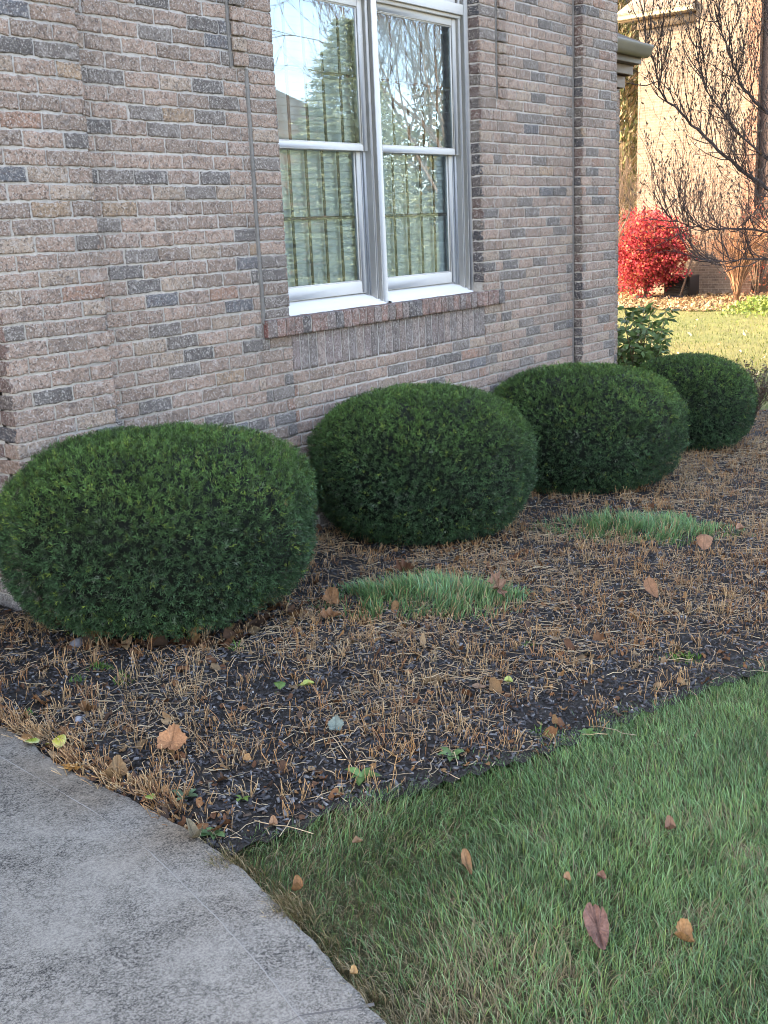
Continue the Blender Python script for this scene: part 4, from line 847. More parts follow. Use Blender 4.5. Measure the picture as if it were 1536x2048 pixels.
leaf('oak_leaf', 'brown leaf leaning at the left end of the first clump', 'leaf', -.98, -1.02, .085, 'maple', (.27, .13, .07), radians(60), (.5, .4), .2, .02)
leaf('oak_leaf', 'rusty lobed leaf lying between first yew and first clump', 'leaf', -1.152, -1.16, .10, 'oak', (.30, .15, .09), radians(-50), (.1, .1), .2, .02)
leaf('oak_leaf', 'dull brown leaf in shade right of the first yew', 'leaf', -.86, -.66, .09, 'oak', (.17, .10, .08), radians(-20), (.1, .2), .2, .014)
leaf('leaf_scrap', 'pinkish oval leaf in the stubble left of a lime leaf', 'leaf', -1.46, -2.09, .05, 'oval', (.25, .16, .13), radians(-60), (.2, .2), .1, .018, stem=False)
leaf('lime_leaf', 'small lime leaf in the stubble nearest the turf', 'leaf', -1.38, -2.16, .035, 'heart', (.38, .42, .12), .5, (.1, .2), .2, .03, mat='leaf')
leaf('magnolia_leaf', 'pale pink brown leaf far back right in the stubble', 'leaf', 1.35, -2.0, .06, 'round', (.36, .20, .15), .2, (.2, .1), .2, .04)
leaf('curled_leaf', 'brown leaf resting on the front of the first yew', 'leaf', -1.29, -1.08, .028, 'oval', (.42, .22, .11), .8, (.8, .5), .2, .0, base=.60)
# broadleaf weeds (rosettes)
def rosette(x, y, n, L, colr, label, up=.5):
    m = MB()
    for k in range(n):
        a = k * 2 * pi / n + rng.normal(0, .3); l = L * .72 * rng.uniform(.6, 1.1); w = l * rng.uniform(.16, .24); e = rng.uniform(.25, .9) * up
        t = np.linspace(0, 1, 7); r = l * t; z = np.sin(t * 2.2) * l * e * .55 - .001; wd = w * np.sin(np.clip(t * 1.02 + .05, 0, 1) * pi) ** .7 + .001
        c, s = cos(a), sin(a); V = []
        for i in range(7):
            for sd_, dz in ((-1, .25), (0, 0), (1, .25)): V.append((x + r[i] * c - sd_ * wd[i] * s, y + r[i] * s + sd_ * wd[i] * c, bedz(x, y) + .004 + z[i] + dz * wd[i] + rng.normal(0, .0008)))
        Q = [(i * 3 + q, i * 3 + q + 1, i * 3 + 4 + q, i * 3 + 3 + q) for i in range(6) for q in (0, 1)]
        m.add(V, Q, c=np.array(colr) * rng.uniform(.7, 1.3))
    o = m.build('broadleaf_weed', MT['leaf'], smooth=True); tag(o, label, 'weed')
rosette(-2.24, -2.19, 9, .085, (.11, .20, .055), 'broad green dandelion like weed at the turf edge', .7)
rosette(-1.974, -2.32, 7, .07, (.12, .21, .07), 'drooping light green weed on mulch beside the turf', .9)
rosette(-2.72, -2.08, 7, .065, (.10, .18, .07), 'green broadleaf weed at the corner of bed and walk', .5)
rosette(-2.62, -1.86, 8, .075, (.12, .19, .10), 'grey green weed among stems along the walk', .8)
rosette(-1.58, -2.56, 7, .055, (.10, .19, .05), 'small green broadleaf weed where the turf begins', .6)
rosette(-2.535, -2.0, 4, .05, (.15, .24, .05), 'two leaved lime weed on bare black mulch', 1.0)
def rock(x, y, s, colr, label, name='rock'):
    a = rng.normal(0, 1, (1,)); u = np.linspace(0, 2 * pi, 13)[:-1]; V = []; 
    for j, (rr_, zz) in enumerate(((.85, 0), (1, .35), (.8, .75), (.4, .98))):
        for t in u: f = 1 + rng.normal(0, .09); V.append((x + s * rr_ * cos(t) * f, y + s * .75 * rr_ * sin(t) * f, bedz(x, y) - .004 + s * .9 * zz * (1 + rng.normal(0, .05))))
    V.append((x, y, bedz(x, y) + s * .85)); Q = [(k * 12 + i, k * 12 + (i + 1) % 12, (k + 1) * 12 + (i + 1) % 12, (k + 1) * 12 + i) for k in range(3) for i in range(12)]; T = [(36 + i, 36 + (i + 1) % 12, 48) for i in range(12)]
    m = MB(); m.add(V, Q, T, c=colr); o = m.build(name, MT['stone']); tag(o, label, 'rock')
rock(-1.955, -.53, .036, (.20, .19, .20), 'grey angular rock at the foot of the first yew')
rock(-2.443, -1.165, .020, (.34, .34, .36), 'small pale grey stone in the stubble near the walk')
rock(-1.60, -1.80, .016, (.10, .10, .11), 'dark lump of stone in the middle of the bed')
rock(-2.848, -2.481, .011, (.62, .60, .52), 'chalky white pebble in dry grass beside the walk')

# ------------------------------------------------------------------ clipped yews
def yew(cx, cy, R, zt, zw, zb, label, nsp, nd=13, nl=(.017, .027), nw=.0026, seed=1):
    root = empty('yew_shrub', (cx, cy, zb), label=label, cat='shrub', group='clipped yews along the wall')
    n = nsp; 
    # sample: parameter over height weighting by area
    def prof(z):
        up = z >= zw; tu = np.clip((z - zw) / (zt - zw), 0, 1); td = np.clip((zw - z) / (zw - zb), 0, 1)
        return np.where(up, R * (1 - tu ** 2.4) ** (1 / 2.3), R * (1 - .37 * td ** 2.6))
    zs = np.linspace(zb + (.065 if cx < -1 else .04), zt, 400); rs = prof(zs); ds = np.hypot(np.gradient(zs), np.gradient(rs)); wgt = ds * (rs + .02); cdf = np.cumsum(wgt) / wgt.sum()
    z = np.interp(rng.random(n), cdf, zs); a = rng.uniform(0, 2 * pi, n)
    a = a[:]; r = prof(z)
    bump = 1 + .05 * (vnoise(np.cos(a) * 3 + z * 2, np.sin(a) * 3 + cx, 1.3, seed) - .5) * 2 + .03 * (vnoise(a * 5, z * 9, 1.2, seed + 1) - .5) * 2
    inset = np.abs(rng.normal(0, .016, n)) + (rng.random(n) < .15) * rng.uniform(0, .05, n) - (rng.random(n) < .02) * rng.uniform(0, .025, n)
    dr = np.gradient(rs, zs); drz = np.interp(z, zs, dr); nr_ = np.stack([np.cos(a), np.sin(a), -drz], 1)
    topm = z > zt - .02; nr_ /= np.linalg.norm(nr_, axis=1)[:, None]
    P = np.stack([cx + r * bump * np.cos(a), cy + r * bump * np.sin(a), zb + (z - zb) * 1.0 + .02 * (bump - 1) * 10 * (z > zw)], 1) - nr_ * inset[:, None]
    # pressed against the wall
    wl_y = np.where((P[:, 0] > -1.83) & (P[:, 0] < -1.25), -.11, -.035); wl_y = np.where((P[:, 0] > 3.2) & (P[:, 0] < 3.83), -.11, wl_y); free_ = (P[:, 0] < -1.84) | (P[:, 0] > 3.84)
    P[:, 1] = np.where(free_, P[:, 1], np.minimum(P[:, 1], wl_y - rng.uniform(0, .03, n)))
    ax = nr_ + rng.normal(0, .42, (n, 3)) + np.array([0, 0, .35]); ax /= np.linalg.norm(ax, axis=1)[:, None]
    A = np.cross(ax, np.array([.2, .9, .3])); A /= np.linalg.norm(A, axis=1)[:, None]; B_ = np.cross(ax, A)
    k = nd; ph = rng.uniform(0, 2 * pi, (n, k)); el = rng.uniform(.35, 1.25, (n, k)); ln = rng.uniform(*nl, (n, k)); along = rng.uniform(-.022, .006, (n, k))
    d = ax[:, None] * np.cos(el)[..., None] + (A[:, None] * np.cos(ph)[..., None] + B_[:, None] * np.sin(ph)[..., None]) * np.sin(el)[..., None]
    s = np.cross(d, ax[:, None] + rng.normal(0, .5, (n, k, 3))); s /= np.linalg.norm(s, axis=2)[..., None] + 1e-9
    b0 = P[:, None] + ax[:, None] * along[..., None]
    w = nw * rng.uniform(.7, 1.15, (n, k))[..., None] * .5
    v0 = b0; v1 = b0 + d * ln[..., None] * .55 + s * w; v2 = b0 + d * ln[..., None]; v3 = b0 + d * ln[..., None] * .55 - s * w
    V = np.stack([v0, v1, v2, v3], 2).reshape(-1, 3); Q = np.arange(len(V)).reshape(-1, 4)
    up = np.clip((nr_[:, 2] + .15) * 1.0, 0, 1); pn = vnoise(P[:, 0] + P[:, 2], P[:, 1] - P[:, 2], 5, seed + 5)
    base = np.array([.036, .080, .034]) * (1 - up[:, None]) + np.array([.066, .130, .032]) * up[:, None]  # tops lighter than sides: light from above put into the needle colour
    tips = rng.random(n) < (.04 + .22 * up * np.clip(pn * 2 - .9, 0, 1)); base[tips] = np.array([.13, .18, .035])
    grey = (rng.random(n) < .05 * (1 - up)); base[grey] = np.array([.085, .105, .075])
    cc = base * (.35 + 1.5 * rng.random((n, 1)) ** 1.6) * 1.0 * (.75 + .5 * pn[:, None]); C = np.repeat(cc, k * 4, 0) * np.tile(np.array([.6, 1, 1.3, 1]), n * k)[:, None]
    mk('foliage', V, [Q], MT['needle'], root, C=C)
    # near-black closed core, gap shade put into its colour; then the stems
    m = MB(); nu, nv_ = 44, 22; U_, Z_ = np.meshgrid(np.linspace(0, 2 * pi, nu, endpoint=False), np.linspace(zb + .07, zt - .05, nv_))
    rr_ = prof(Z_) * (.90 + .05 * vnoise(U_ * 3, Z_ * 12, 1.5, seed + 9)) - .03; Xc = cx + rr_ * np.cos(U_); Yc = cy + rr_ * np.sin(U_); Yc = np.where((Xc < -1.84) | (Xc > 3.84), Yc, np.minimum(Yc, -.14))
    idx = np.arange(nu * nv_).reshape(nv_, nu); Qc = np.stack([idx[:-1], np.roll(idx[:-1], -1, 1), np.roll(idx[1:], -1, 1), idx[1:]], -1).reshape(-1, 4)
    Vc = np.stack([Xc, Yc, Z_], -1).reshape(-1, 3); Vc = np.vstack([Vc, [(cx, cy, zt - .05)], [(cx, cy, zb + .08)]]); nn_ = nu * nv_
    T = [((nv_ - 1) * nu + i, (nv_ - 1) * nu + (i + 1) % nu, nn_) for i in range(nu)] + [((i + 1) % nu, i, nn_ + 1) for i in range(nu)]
    m.add(Vc, Qc, T, c=(.006, .009, .005)); m.build('dark_shade_core', MT['bark'], root)
    m = MB()
    for i in range(26):
        a_ = rng.uniform(0, 2 * pi); r0 = rng.uniform(.02, .16); r1 = R * rng.uniform(.35, .62)
        m.tube([(cx + r0 * cos(a_), min(cy + r0 * sin(a_), -.15), zb - .03), (cx + (r0 + r1) / 2 * cos(a_), min(cy + (r0 + r1) / 2 * sin(a_), -.14), zb + .06), (cx + r1 * cos(a_), min(cy + r1 * sin(a_), -.13), zb + .16)], [.011, .008, .005], 5, c=np.array([.09, .055, .035]) * rng.uniform(.7, 1.2))
    m.build('stem', MT['bark'], root)
YL = ['large domed dark green yew nearest the walk, under the plain wall', 'domed dark green yew standing under the window', 'domed dark green yew at the pilaster beyond the window', 'smallest domed yew standing past the corner of the house']
NSP = [(21000, 12, (.012, .021), .0025), (19000, 11, (.013, .022), .0028), (17000, 10, (.014, .024), .0034), (12000, 9, (.016, .026), .0040)]
for i, (sx, sy, R, zt, zw, zb) in enumerate(SHR): yew(sx, sy, R, zt, zw, zb, YL[i], NSP[i][0], NSP[i][1], NSP[i][2], NSP[i][3], seed=50 + i * 11)

# ------------------------------------------------------------------ plants at the corner
def leaves_cloud(P, L, W, colr, dirs=None, droop=0):
    n = len(P); d = rng.normal(0, 1, (n, 3)) if dirs is None else dirs + rng.normal(0, .35, (n, 3)); d[:, 2] -= droop; d /= np.linalg.norm(d, axis=1)[:, None]
    s = np.cross(d, rng.normal(0, 1, (n, 3))); s /= np.linalg.norm(s, axis=1)[:, None]; u = np.cross(d, s)
    L = np.broadcast_to(L, (n,))[:, None]; W = np.broadcast_to(W, (n,))[:, None]
    V = np.stack([P, P + d * L * .5 + s * W / 2 + u * L * .06, P + d * L, P + d * L * .5 - s * W / 2 + u * L * .06], 1)
    return V.reshape(-1, 3), np.arange(n * 4).reshape(-1, 4), np.repeat(colr, 4, 0)
def cloud_obj(name, P, L, W, colr, mat, parent=None, dirs=None, droop=0):
    V, Q, C = leaves_cloud(P, L, W, colr, dirs, droop); return mk(name, V, [Q], mat, parent, C=C)
# broadleaf evergreen behind the corner
rx, ry = 5.48, .48; rz = gz(rx)
rt = empty('rhododendron', (rx, ry, rz), label='broadleaf evergreen bush behind the corner of the house', cat='bush')
m = MB(); LP = []; LD = []
for i in range(34):
    a = rng.uniform(0, 2 * pi); sp_ = rng.uniform(.06, .46); h = rng.uniform(.70, 1.22) * (1 - .25 * sp_); t = np.linspace(0, 1, 6)
    P = np.stack([rx + cos(a) * sp_ * t ** 1.3, ry + sin(a) * sp_ * .6 * t ** 1.3, rz + h * t], 1) + rng.normal(0, .012, (6, 3)); m.tube(P, np.linspace(.007, .003, 6), 4, c=(.16, .10, .055))
    for q in (P[-1], P[-1] * .6 + P[-2] * .4, P[-2], P[3] ):
        if q[2] < rz + .35: continue
        k = 8; b = np.arange(k) * 2 * pi / k + rng.uniform(0, 1); LP.append(np.repeat(q[None], k, 0)); LD.append(np.stack([np.cos(b), np.sin(b), rng.uniform(-.6, .5, k)], 1))
m.build('stem', MT['bark'], rt)
LP = np.vstack(LP); LD = np.vstack(LD); n = len(LP); cloud_obj('foliage', LP, rng.uniform(.07, .12, n), rng.uniform(.030, .045, n), np.array([.085, .135, .04]) * rng.uniform(.6, 1.5, (n, 1)), MT['leaf'], rt, LD, .25)
# dark twiggy plant at the far end of the bed
rx, ry = 6.35, -.35; rz = gz(rx); rt = empty('barberry', (rx, ry, rz), label='low dark twiggy plant at the far end of the bed', cat='bush')
m = MB(); LP = []
for i in range(90):
    a = rng.uniform(0, 2 * pi); sp_ = rng.uniform(.05, .34); h = rng.uniform(.25, .55); t = np.linspace(0, 1, 5); P = np.stack([rx + cos(a) * sp_ * t, ry + sin(a) * sp_ * t, rz + h * t ** .8], 1) + rng.normal(0, .01, (5, 3)); m.tube(P, np.linspace(.004, .0015, 5), 3, c=(.10, .065, .05)); LP += [P[j] + rng.normal(0, .02, 3) for j in (2, 3, 3, 4, 4) for _ in range(3)]
m.build('stem', MT['bark'], rt); LP = np.array(LP); n = len(LP); cloud_obj('foliage', LP, .03, .014, np.array([(.05, .045, .03), (.06, .075, .03), (.09, .04, .03)])[rng.integers(0, 3, n)], MT['leaf'], rt)

# ------------------------------------------------------------------ bare trees
def grow(m, tips, p, d, L, r, depth, up=.25, spread=.55, k=5, colr=(.1, .07, .05), segs=5, n_child=(2, 4), ratio=.66, wig=.13, rmin=.0016):
    P = [np.array(p, float)]; d = np.array(d, float); d /= np.linalg.norm(d)
    for i in range(segs):
        d = d + rng.normal(0, wig, 3) + np.array([0, 0, up * .18]); d /= np.linalg.norm(d); P.append(P[-1] + d * L / segs)
    P = np.array(P); m.tube(P, np.linspace(r, max(r * .55, rmin), segs + 1), k, c=np.array(colr) * rng.uniform(.8, 1.2), cap=False)
    if depth == 0: tips.append((P[-1], d)); return
    for c in range(rng.integers(*n_child) + 1):
        t = rng.uniform(.3, 1) if c else 1.0; i = min(int(t * segs), segs); q = P[i]; nd_ = d + rng.normal(0, spread, 3); nd_[2] += up * .6
        grow(m, tips, q, nd_, L * ratio * rng.uniform(.75, 1.2), max(r * .52, rmin), depth - 1, up, spread, max(3, k - 1), colr, max(3, segs - 1), n_child, ratio, wig, rmin)
# magnolia whose limbs reach in from the right, in front of the sunlit wall
bx_, by_ = 6.75, -1.30; bz_ = gz(bx_)
mag = empty('magnolia_tree', (bx_, by_, bz_), label='bare budded tree reaching in from the right of the corner', cat='tree')
Cam = np.array([-4.4458, -4.0193, 1.6566]); Rn, Un, Fn = np.array(Rv), np.array(Uv), np.array(Fv)
m = MB(); m.tube([(bx_, by_, bz_ - .05), (bx_ - .02, by_ + .02, bz_ + .5), (bx_ - .1, by_ + .05, bz_ + 1.0)], [.085, .06, .05], 10, c=(.11, .085, .075)); m.build('trunk', MT['bark'], mag, smooth=True)
LIMB = [[(6.65, -1.25, .7), (6.16, -.80, 1.72), (5.97, -.52, 1.86), (5.85, -.33, 2.02), (5.76, -.10, 2.24), (5.62, .12, 2.50), (5.53, .33, 2.72), (5.53, .40, 3.0), (5.50, .48, 3.25)],
        [(6.65, -1.25, .7), (6.35, -.9, 2.0), (6.02, -.55, 2.42), (5.86, -.30, 2.72), (5.80, -.20, 3.0), (5.74, -.10, 3.3)],
        [(6.65, -1.25, .7), (6.40, -1.0, 2.3), (6.10, -.70, 2.8), (6.0, -.5, 3.15), (5.95, -.4, 3.6)],
        [(6.65, -1.25, .7), (6.2, -.75, 1.42), (5.95, -.4, 1.50), (5.74, -.10, 1.52), (5.62, .1, 1.56), (5.52, .28, 1.68)],
        [(6.65, -1.25, .7), (6.2, -.75, 1.15), (5.95, -.45, 1.25), (5.8, -.25, 1.22), (5.62, 0.0, 1.25)],
        [(6.16, -.80, 1.72), (6.0, -.52, 2.1), (5.84, -.28, 2.35), (5.70, -.02, 2.75), (5.66, .06, 3.1)]]
tips = []
for li, P in enumerate(LIMB):
    P = np.array(P); t = np.linspace(0, len(P) - 1, len(P) * 4); Ps = np.stack([np.interp(t, np.arange(len(P)), P[:, i]) for i in range(3)], 1); Ps[1:-1] = (Ps[:-2] + Ps[1:-1] * 2 + Ps[2:]) / 4; Ps += rng.normal(0, .006, Ps.shape)
    m = MB(); m.tube(Ps, np.linspace(.024 if li in (0, 1) else .014, .003, len(Ps)), 7, c=(.075, .058, .055))
    for j in range(5, len(Ps)):
        for _ in range(2 if (rng.random() < .8 or li > 0) else 1):
            dd = Ps[min(j + 1, len(Ps) - 1)] - Ps[j - 1]; dd /= np.linalg.norm(dd); dd = dd * .7 + rng.normal(0, .55, 3); dd[2] += .45
            grow(m, tips, Ps[j], dd, rng.uniform(.20, .55), .0056, 2, up=.9, spread=.5, k=4, colr=(.075, .055, .05), segs=4, n_child=(1, 4), ratio=.70, wig=.17, rmin=.0013)
    m.build('limb', MT['bark'], mag)
m = MB(); 
for p, d in tips:
    if rng.random() < .8: m.tube([p, p + d * .014, p + d * .03], [.003, .0068, .0014], 5, c=np.array([.13, .10, .08]) * rng.uniform(.6, 1.5), cap=False)
    if rng.random() < .07: V, Q, C = leaves_cloud(p[None], .04, .02, np.array([[.20, .12, .06]])); m.add(V, Q, c=C)
m.build('bud', MT['bark'], mag)

# ------------------------------------------------------------------ neighbouring house, sunlit
nh = empty('neighbour_house', (27, 9, -.6), label='sunlit tan brick house beyond the back lawn', cat='house')
HX = 27.0
wall_quads('wall', [((HX, 10.38, -1), (0, -1, 0), 1.79, 8.05), ((HX - .25, 8.59, -1), (0, -1, 0), 1.49, 12.0), ((HX - .25, 8.59, -1), ex, 6, 12.0), ((HX, 10.38, -1), ex, 9, 8.05), ((HX + 9, 7.3, -1), ey, 3.1, 8.05), ((HX - .15, 6.9, -1), ex, 12, 10.0)], MT['farbrick'], nh)
wall_quads('corner_pilaster', [((HX - .32, 7.12, -1), (0, -1, 0), .34, 11.0), ((HX - .32, 6.78, -1), ex, .6, 11.0), ((HX - .32, 7.12, -1), ex, .6, 11.0)], MT['farbrick2'], nh)
m = MB(); m.box(HX - .13, HX + 2.5, 5.2, 6.76, -1, 9.5, (.26, .21, .22)); m.build('shade_toned_wall', MT['fascia'], nh)  # plain box whose dark colour stands in for the wall's shaded side
# eave, soffit, gutter of the lower roof on the left
m = MB(); m.add([(HX - .45, 8.61, 7.22), (HX - .45, 10.95, 7.22), (HX + 3, 8.61, 9.3), (HX + 3, 10.0, 9.3), (HX + 6, 10.95, 7.22)], [(0, 1, 3, 2)], [(1, 4, 3)]); m.build('roof', MT['shingle'], nh)
m = MB(); m.box(HX - .46, HX - .34, 8.60, 10.96, 7.07, 7.21, (1.0, .97, .9), .01); m.build('gutter', MT['fascia'], nh)
m = MB(); m.box(HX - .34, HX - .02, 8.60, 10.9, 7.04, 7.10, (.62, .5, .42)); m.box(HX - .10, HX - .012, 8.60, 10.40, 6.80, 7.04, (.6, .48, .4)); m.build('soffit', MT['fascia'], nh)
m = MB(); m.box(HX - 1.35, HX - .62, 8.15, 8.9, -.62, .0, (.10, .10, .11), .02)
for z in np.arange(-.55, -.05, .05): m.box(HX - 1.365, HX - 1.352, 8.2, 8.85, z, z + .02, (.05, .05, .055))
o = m.build('air_conditioner', MT['fascia']); tag(o, 'dark air conditioner box against the neighbouring house', 'air conditioner')
m = MB(); m.box(HX - 1.9, HX - 1.82, 8.1, 9.5, -.72, -.50, (.035, .035, .04)); o = m.build('bed_edging', MT['fascia']); tag(o, 'black edging board in front of the red bush', 'edging')

def bush_pts(cx, cy, z0, rx, ry, h, n, low=.0, shell=.5):
    u = rng.normal(0, 1, (n, 3)); u /= np.linalg.norm(u, axis=1)[:, None]; r = rng.random(n) ** shell
    P = u * r[:, None]; lump = .68 + .58 * vnoise(np.arctan2(u[:, 1], u[:, 0]) * 2, u[:, 2] * 3, 2.2, int(abs(cx * 10))); P *= lump[:, None]
    return np.stack([cx + P[:, 0] * rx, cy + P[:, 1] * ry, z0 + h * .5 + P[:, 2] * h * .5], 1)
def bush(name, label, cx, cy, rx, ry, h, n, cols_, mat, L, W, group=None, stems=26, z0=None, droop=0, cat='bush'):
    z0 = gz(cx) - .03 if z0 is None else z0
    rt = empty(name, (cx, cy, z0), label=label, cat=cat, group=group); P = bush_pts(cx, cy, z0 + h * .06, rx, ry, h, n)
    cc = np.array(cols_)[rng.integers(0, len(cols_), n)] * rng.uniform(.65, 1.3, (n, 1)); cloud_obj('foliage', P, rng.uniform(L * .7, L * 1.3, n), rng.uniform(W * .7, W * 1.3, n), cc, MT[mat], rt, None, droop)
    m = MB()
    for i in range(stems):
        a = rng.uniform(0, 2 * pi); q = rng.uniform(.2, .85); t = np.linspace(0, 1, 6); m.tube(np.stack([cx + cos(a) * rx * q * t, cy + sin(a) * ry * q * t, z0 + h * rng.uniform(.7, .95) * t ** .8], 1) + rng.normal(0, .02, (6, 3)), np.linspace(.018, .005, 6), 4, c=(.17, .12, .09))
    m.build('stem', MT['bark'], rt); return rt
REDS = [(.46, .055, .075), (.36, .035, .055), (.52, .10, .10), (.42, .14, .07), (.26, .03, .04)]
bush('burning_bush', 'bright red burning bush in front of the sunlit brick wall', 25.2, 9.25, 1.15, 1.25, 2.35, 17000, REDS, 'red', .095, .055)
bush('burning_bush', 'small red bush half hidden behind the house corner', 28.5, 13.2, 1.8, 1.4, 2.9, 8200, REDS, 'red', .10, .06)
bush('burning_bush', 'thin reddish bush beside the brown corner of the neighbour', 25.8, 6.3, 1.0, 1.1, 2.75, 1500, [(.48, .12, .08), (.5, .2, .1)], 'red', .07, .035, stems=60)
# arching leafless shrub at the right
rt = empty('arching_shrub', (24.0, 6.3, gz(24)), label='leafless arching shrub with many tan stems by the neighbour', cat='bush'); m = MB()
for i in range(330):
    a = rng.uniform(0, 2 * pi); sp_ = rng.uniform(.2, 1.35); h = rng.uniform(1.2, 2.1); t = np.linspace(0, 1, 7)
    P = np.stack([24.0 + cos(a) * sp_ * t ** 1.4, 6.2 + sin(a) * sp_ * 1.1 * t ** 1.4, gz(24) + h * np.sin(t * 1.9) / 1.0], 1) + rng.normal(0, .02, (7, 3)); m.tube(P, np.linspace(.011, .004, 7), 3, c=np.array([.36, .20, .12]) * rng.uniform(.5, 1.3))
m.build('stem', MT['bark'], rt)
# low green ground cover under it and leaf litter border
P = np.stack([rng.normal(22.0, 1.1, 4200), rng.normal(4.2, .75, 4200)], 1); P = P[(P[:, 1] < 5.3)]; n = len(P)
P3 = np.c_[P, ground(P[:, 0]) + rng.uniform(-.02, .28, n) * (.4 + .8 * vnoise(P[:, 0], P[:, 1], 1.5, 77))]
g = cloud_obj('ground_cover', P3, .09, .05, np.array([(.14, .20, .035), (.10, .15, .03), (.20, .24, .06)])[rng.integers(0, 3, n)] * rng.uniform(.7, 1.2, (n, 1)), MT['leaf']); tag(g, 'low green ground cover below the arching shrub', 'ground cover', kind='stuff')
P = np.stack([rng.uniform(20.2, 26.8, 15000), rng.uniform(3, 13, 15000)], 1); P = P[P[:, 0] > 21.2 + .9 * (vnoise(P[:, 0], P[:, 1], .5, 12) - .5) * 2 - .12 * (P[:, 1] - 8)]; n = len(P)
V, Q, C = crumple(np.c_[P, ground(P[:, 0]) - .01], rng.uniform(.06, .13, n), np.array([(.34, .22, .14), (.27, .17, .11), (.40, .30, .20), (.20, .13, .09)])[rng.integers(0, 4, n)] * rng.uniform(.7, 1.2, (n, 1)))
g = mk('fallen_leaves', V, [Q], MT['deadleaf'], C=C); tag(g, 'tan fallen leaves carpeting the border of the neighbouring house', 'leaf litter', kind='stuff')
P = np.stack([rng.uniform(8, 22, 90), rng.uniform(-1, 9, 90)], 1); n = len(P); V, Q, C = crumple(np.c_[P, ground(P[:, 0]) + .012], rng.uniform(.05, .10, n), np.array([(.55, .48, .36), (.40, .26, .15)])[rng.integers(0, 2, n)])
g = mk('lawn_leaves', V, [Q], MT['deadleaf'], C=C); tag(g, 'pale leaves dotted over the back lawn', 'leaf litter', kind='stuff')
# tall conifer at the left of the neighbour
def conifer_col(name, label, cx, cy, R, H, n, cols_, L=.16, W=.035, cat='tree', z0=None):
    z0 = gz(cx) if z0 is None else z0; rt = empty(name, (cx, cy, z0), label=label, cat=cat)
    m = MB(); m.tube([(cx, cy, z0 - .1), (cx, cy, z0 + H * .93)], [.13, .02], 8, c=(.12, .08, .06)); m.build('trunk', MT['bark'], rt)
    t = rng.random(n) ** .85; a = rng.uniform(0, 2 * pi, n); r = R * (1 - t ** 1.6) * (.55 + .5 * rng.random(n) ** .5) * (.8 + .45 * vnoise(a * 2, t * 14, 1.3, 5)); z = z0 + .15 + t * H
    P = np.stack([cx + r * np.cos(a), cy + r * np.sin(a), z], 1); d = np.stack([np.cos(a) * .6, np.sin(a) * .6, np.full(n, .9)], 1)
    cloud_obj('crown', P, rng.uniform(L * .6, L * 1.3, n), W, np.array(cols_)[rng.integers(0, len(cols_), n)] * rng.uniform(.6, 1.3, (n, 1)), MT['leaf'], rt, d)
conifer_col('arborvitae', 'tall olive brown conifer left of the neighbouring house', 30.2, 12.9, 2.0, 10.5, 34000, [(.27, .25, .12), (.34, .27, .16), (.17, .20, .09), (.42, .31, .20)], .22, .07)
conifer_col('arborvitae', 'second tall conifer deeper behind the neighbouring house', 34.5, 15.2, 3.4, 15, 26000, [(.12, .12, .05), (.20, .14, .08), (.24, .16, .09)], .34, .12)
# young bare tree beside the red bush
def bare_tree(name, label, x, y, H, r, colr, depth=4, seed=None, group=None, rmin=.006, spread=.5, lean=(0, 0), n_child=(2, 4)):
    z = gz(x); rt = empty(name, (x, y, z), label=label, cat='tree', group=group); m = MB(); T = H * .28
    m.tube([(x, y, z - .1), (x + lean[0] * .3, y + lean[1] * .3, z + T * .5), (x + lean[0] * .6, y + lean[1] * .6, z + T)], [r * 1.25, r, r * .9], 8, c=colr); m.build('trunk', MT['bark'], rt)
    m = MB(); tips = []
    for i in range(5):
        a = i * 2 * pi / 5 + rng.normal(0, .3); grow(m, tips, (x + lean[0] * .6, y + lean[1] * .6, z + T * rng.uniform(.8, 1)), (cos(a) * .55 + lean[0] * .2, sin(a) * .55 + lean[1] * .2, 1), H * .30, r * .6, depth, up=.45, spread=spread, k=5, colr=colr, segs=5, n_child=n_child, ratio=.70, rmin=rmin)
    m.build('crown', MT['bark'], rt)
bare_tree('young_tree', 'small pale barked bare tree left of the red bush', 22.3, 8.9, 4.4, .04, (.17, .12, .09), 4, rmin=.005)
bare_tree('young_tree', 'slim bare tree before the sunlit brick wall', 25.3, 8.3, 4.6, .03, (.13, .09, .07), 3, rmin=.005, lean=(0, -.7))

# ------------------------------------------------------------------ across the street: what the window glass mirrors
def spruce(name, label, x, y, H, R, nb=34, cols_=((.055, .085, .045), (.075, .11, .06), (.10, .12, .06)), z0=None):
    z0 = gz(x) if z0 is None else z0; rt = empty(name, (x, y, z0), label=label, cat='tree'); m = MB(); m.tube([(x, y, z0 - .1), (x, y, z0 + H)], [.14, .01], 8, c=(.11, .08, .06)); m.build('trunk', MT['bark'], rt)
    PP = []; DD = []
    for i in range(nb):
        t = i / nb; h = z0 + .25 + (H - .35) * t; rr_ = R * (1 - t) ** .85 + .08; nbr = int(9 + 6 * (1 - t)); a0 = rng.uniform(0, 6.28)
        for j in range(nbr):
            a = a0 + j * 2 * pi / nbr + rng.normal(0, .12); l = rr_ * rng.uniform(.75, 1.12); k = int(30 + 130 * l); s = rng.random(k) ** .7; side = rng.normal(0, .10, k) * (1 - s * .5) * (1 + l)
            px = x + cos(a) * l * s - sin(a) * side; py = y + sin(a) * l * s + cos(a) * side; pz = h - .22 * l * s + .16 * l * s ** 2 - .05 * rng.random(k)
            PP.append(np.stack([px, py, pz], 1)); DD.append(np.stack([cos(a) + rng.normal(0, .5, k), sin(a) + rng.normal(0, .5, k), rng.normal(.1, .3, k)], 1))
    P = np.vstack(PP); D = np.vstack(DD); n = len(P); cloud_obj('crown', P, rng.uniform(.05, .11, n), .022, np.array(cols_)[rng.integers(0, len(cols_), n)] * rng.uniform(.6, 1.4, (n, 1)), MT['leaf'], rt, D)
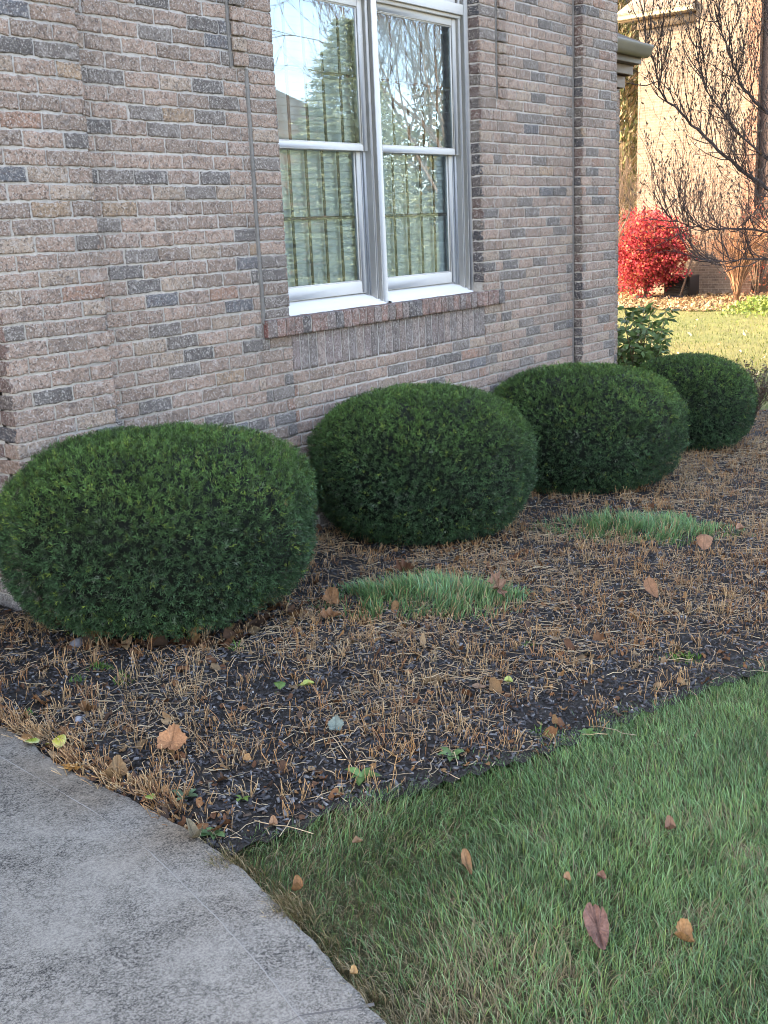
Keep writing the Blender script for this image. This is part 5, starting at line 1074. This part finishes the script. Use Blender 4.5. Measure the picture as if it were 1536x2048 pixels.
spruce('spruce_tree', 'blue green spruce mirrored in the window glass', 11.9, -8.75, 5.9, 2.35, 46, ((.20, .26, .17), (.25, .30, .21), (.29, .31, .19)))
def refl_house():
    o = empty('brick_house', (27, -25, -.6), label='tan brick house with a hipped brown roof mirrored in the window', cat='house')
    x0, x1, y0, y1 = 15.5, 27.5, -30, -20.5; zb = -.8; hh = 5.35
    wall_quads('wall', [((x0, y1, zb), (1, 0, 0), x1 - x0, hh), ((x0, y0, zb), ey, y1 - y0, hh), ((x1, y1, zb), (0, -1, 0), y1 - y0, hh), ((x1, y0, zb), (-1, 0, 0), x1 - x0, hh)], MT['farbrick'], o)
    prism_roof('roof', x0, x1, y0, y1, zb + hh + .12, 3.4, MT['shingle'], o, .45, .18)
    for k in range(4):
        m = MB(); xc = x0 + 1.5 + k * 2.9; m.box(xc, xc + 1.1, y1 - .02, y1 + .04, zb + 1.6, zb + 3.3, (1.6, 1.6, 1.6)); w = m.build('window', MT['fascia'], o)
        m = MB(); m.box(xc + .08, xc + 1.02, y1 + .03, y1 + .05, zb + 1.68, zb + 3.22, (.05, .06, .07)); m.build('pane', MT['fascia'], w)
refl_house()
bare_tree('street_tree', 'tall bare tree right of the mirrored spruce', 17.5, -10.2, 9.5, .075, (.17, .13, .11), 5, rmin=.0045, spread=.48)
bare_tree('street_tree', 'taller bare tree farther along the mirrored street', 23.0, -13.5, 12.5, .10, (.16, .12, .10), 5, rmin=.006, spread=.42)
for i, (x, y, h) in enumerate(((30, -14, 6.5), (36, -22, 8), (33, -34, 8.5), (16, -42, 9), (4, -40, 8), (40, -8, 7))):
    bush('backdrop_tree', ['round ochre tree far beyond the mirrored street', 'tall olive tree behind the mirrored house', 'broad tree at the back of the mirrored garden', 'far tree left of the mirrored roof', 'distant round tree across the street', 'distant olive tree beyond the lawn'][i], x, y, h * .42, h * .42, h, 5200, [(.13, .12, .045), (.18, .13, .05), (.09, .11, .04)], 'leaf', .30, .16, cat='tree')
bush('garden_shrub', 'golden shrub under the mirrored spruce', 10.0, -9.6, .9, .8, 1.1, 2600, [(.20, .20, .05), (.14, .17, .05)], 'leaf', .07, .035)
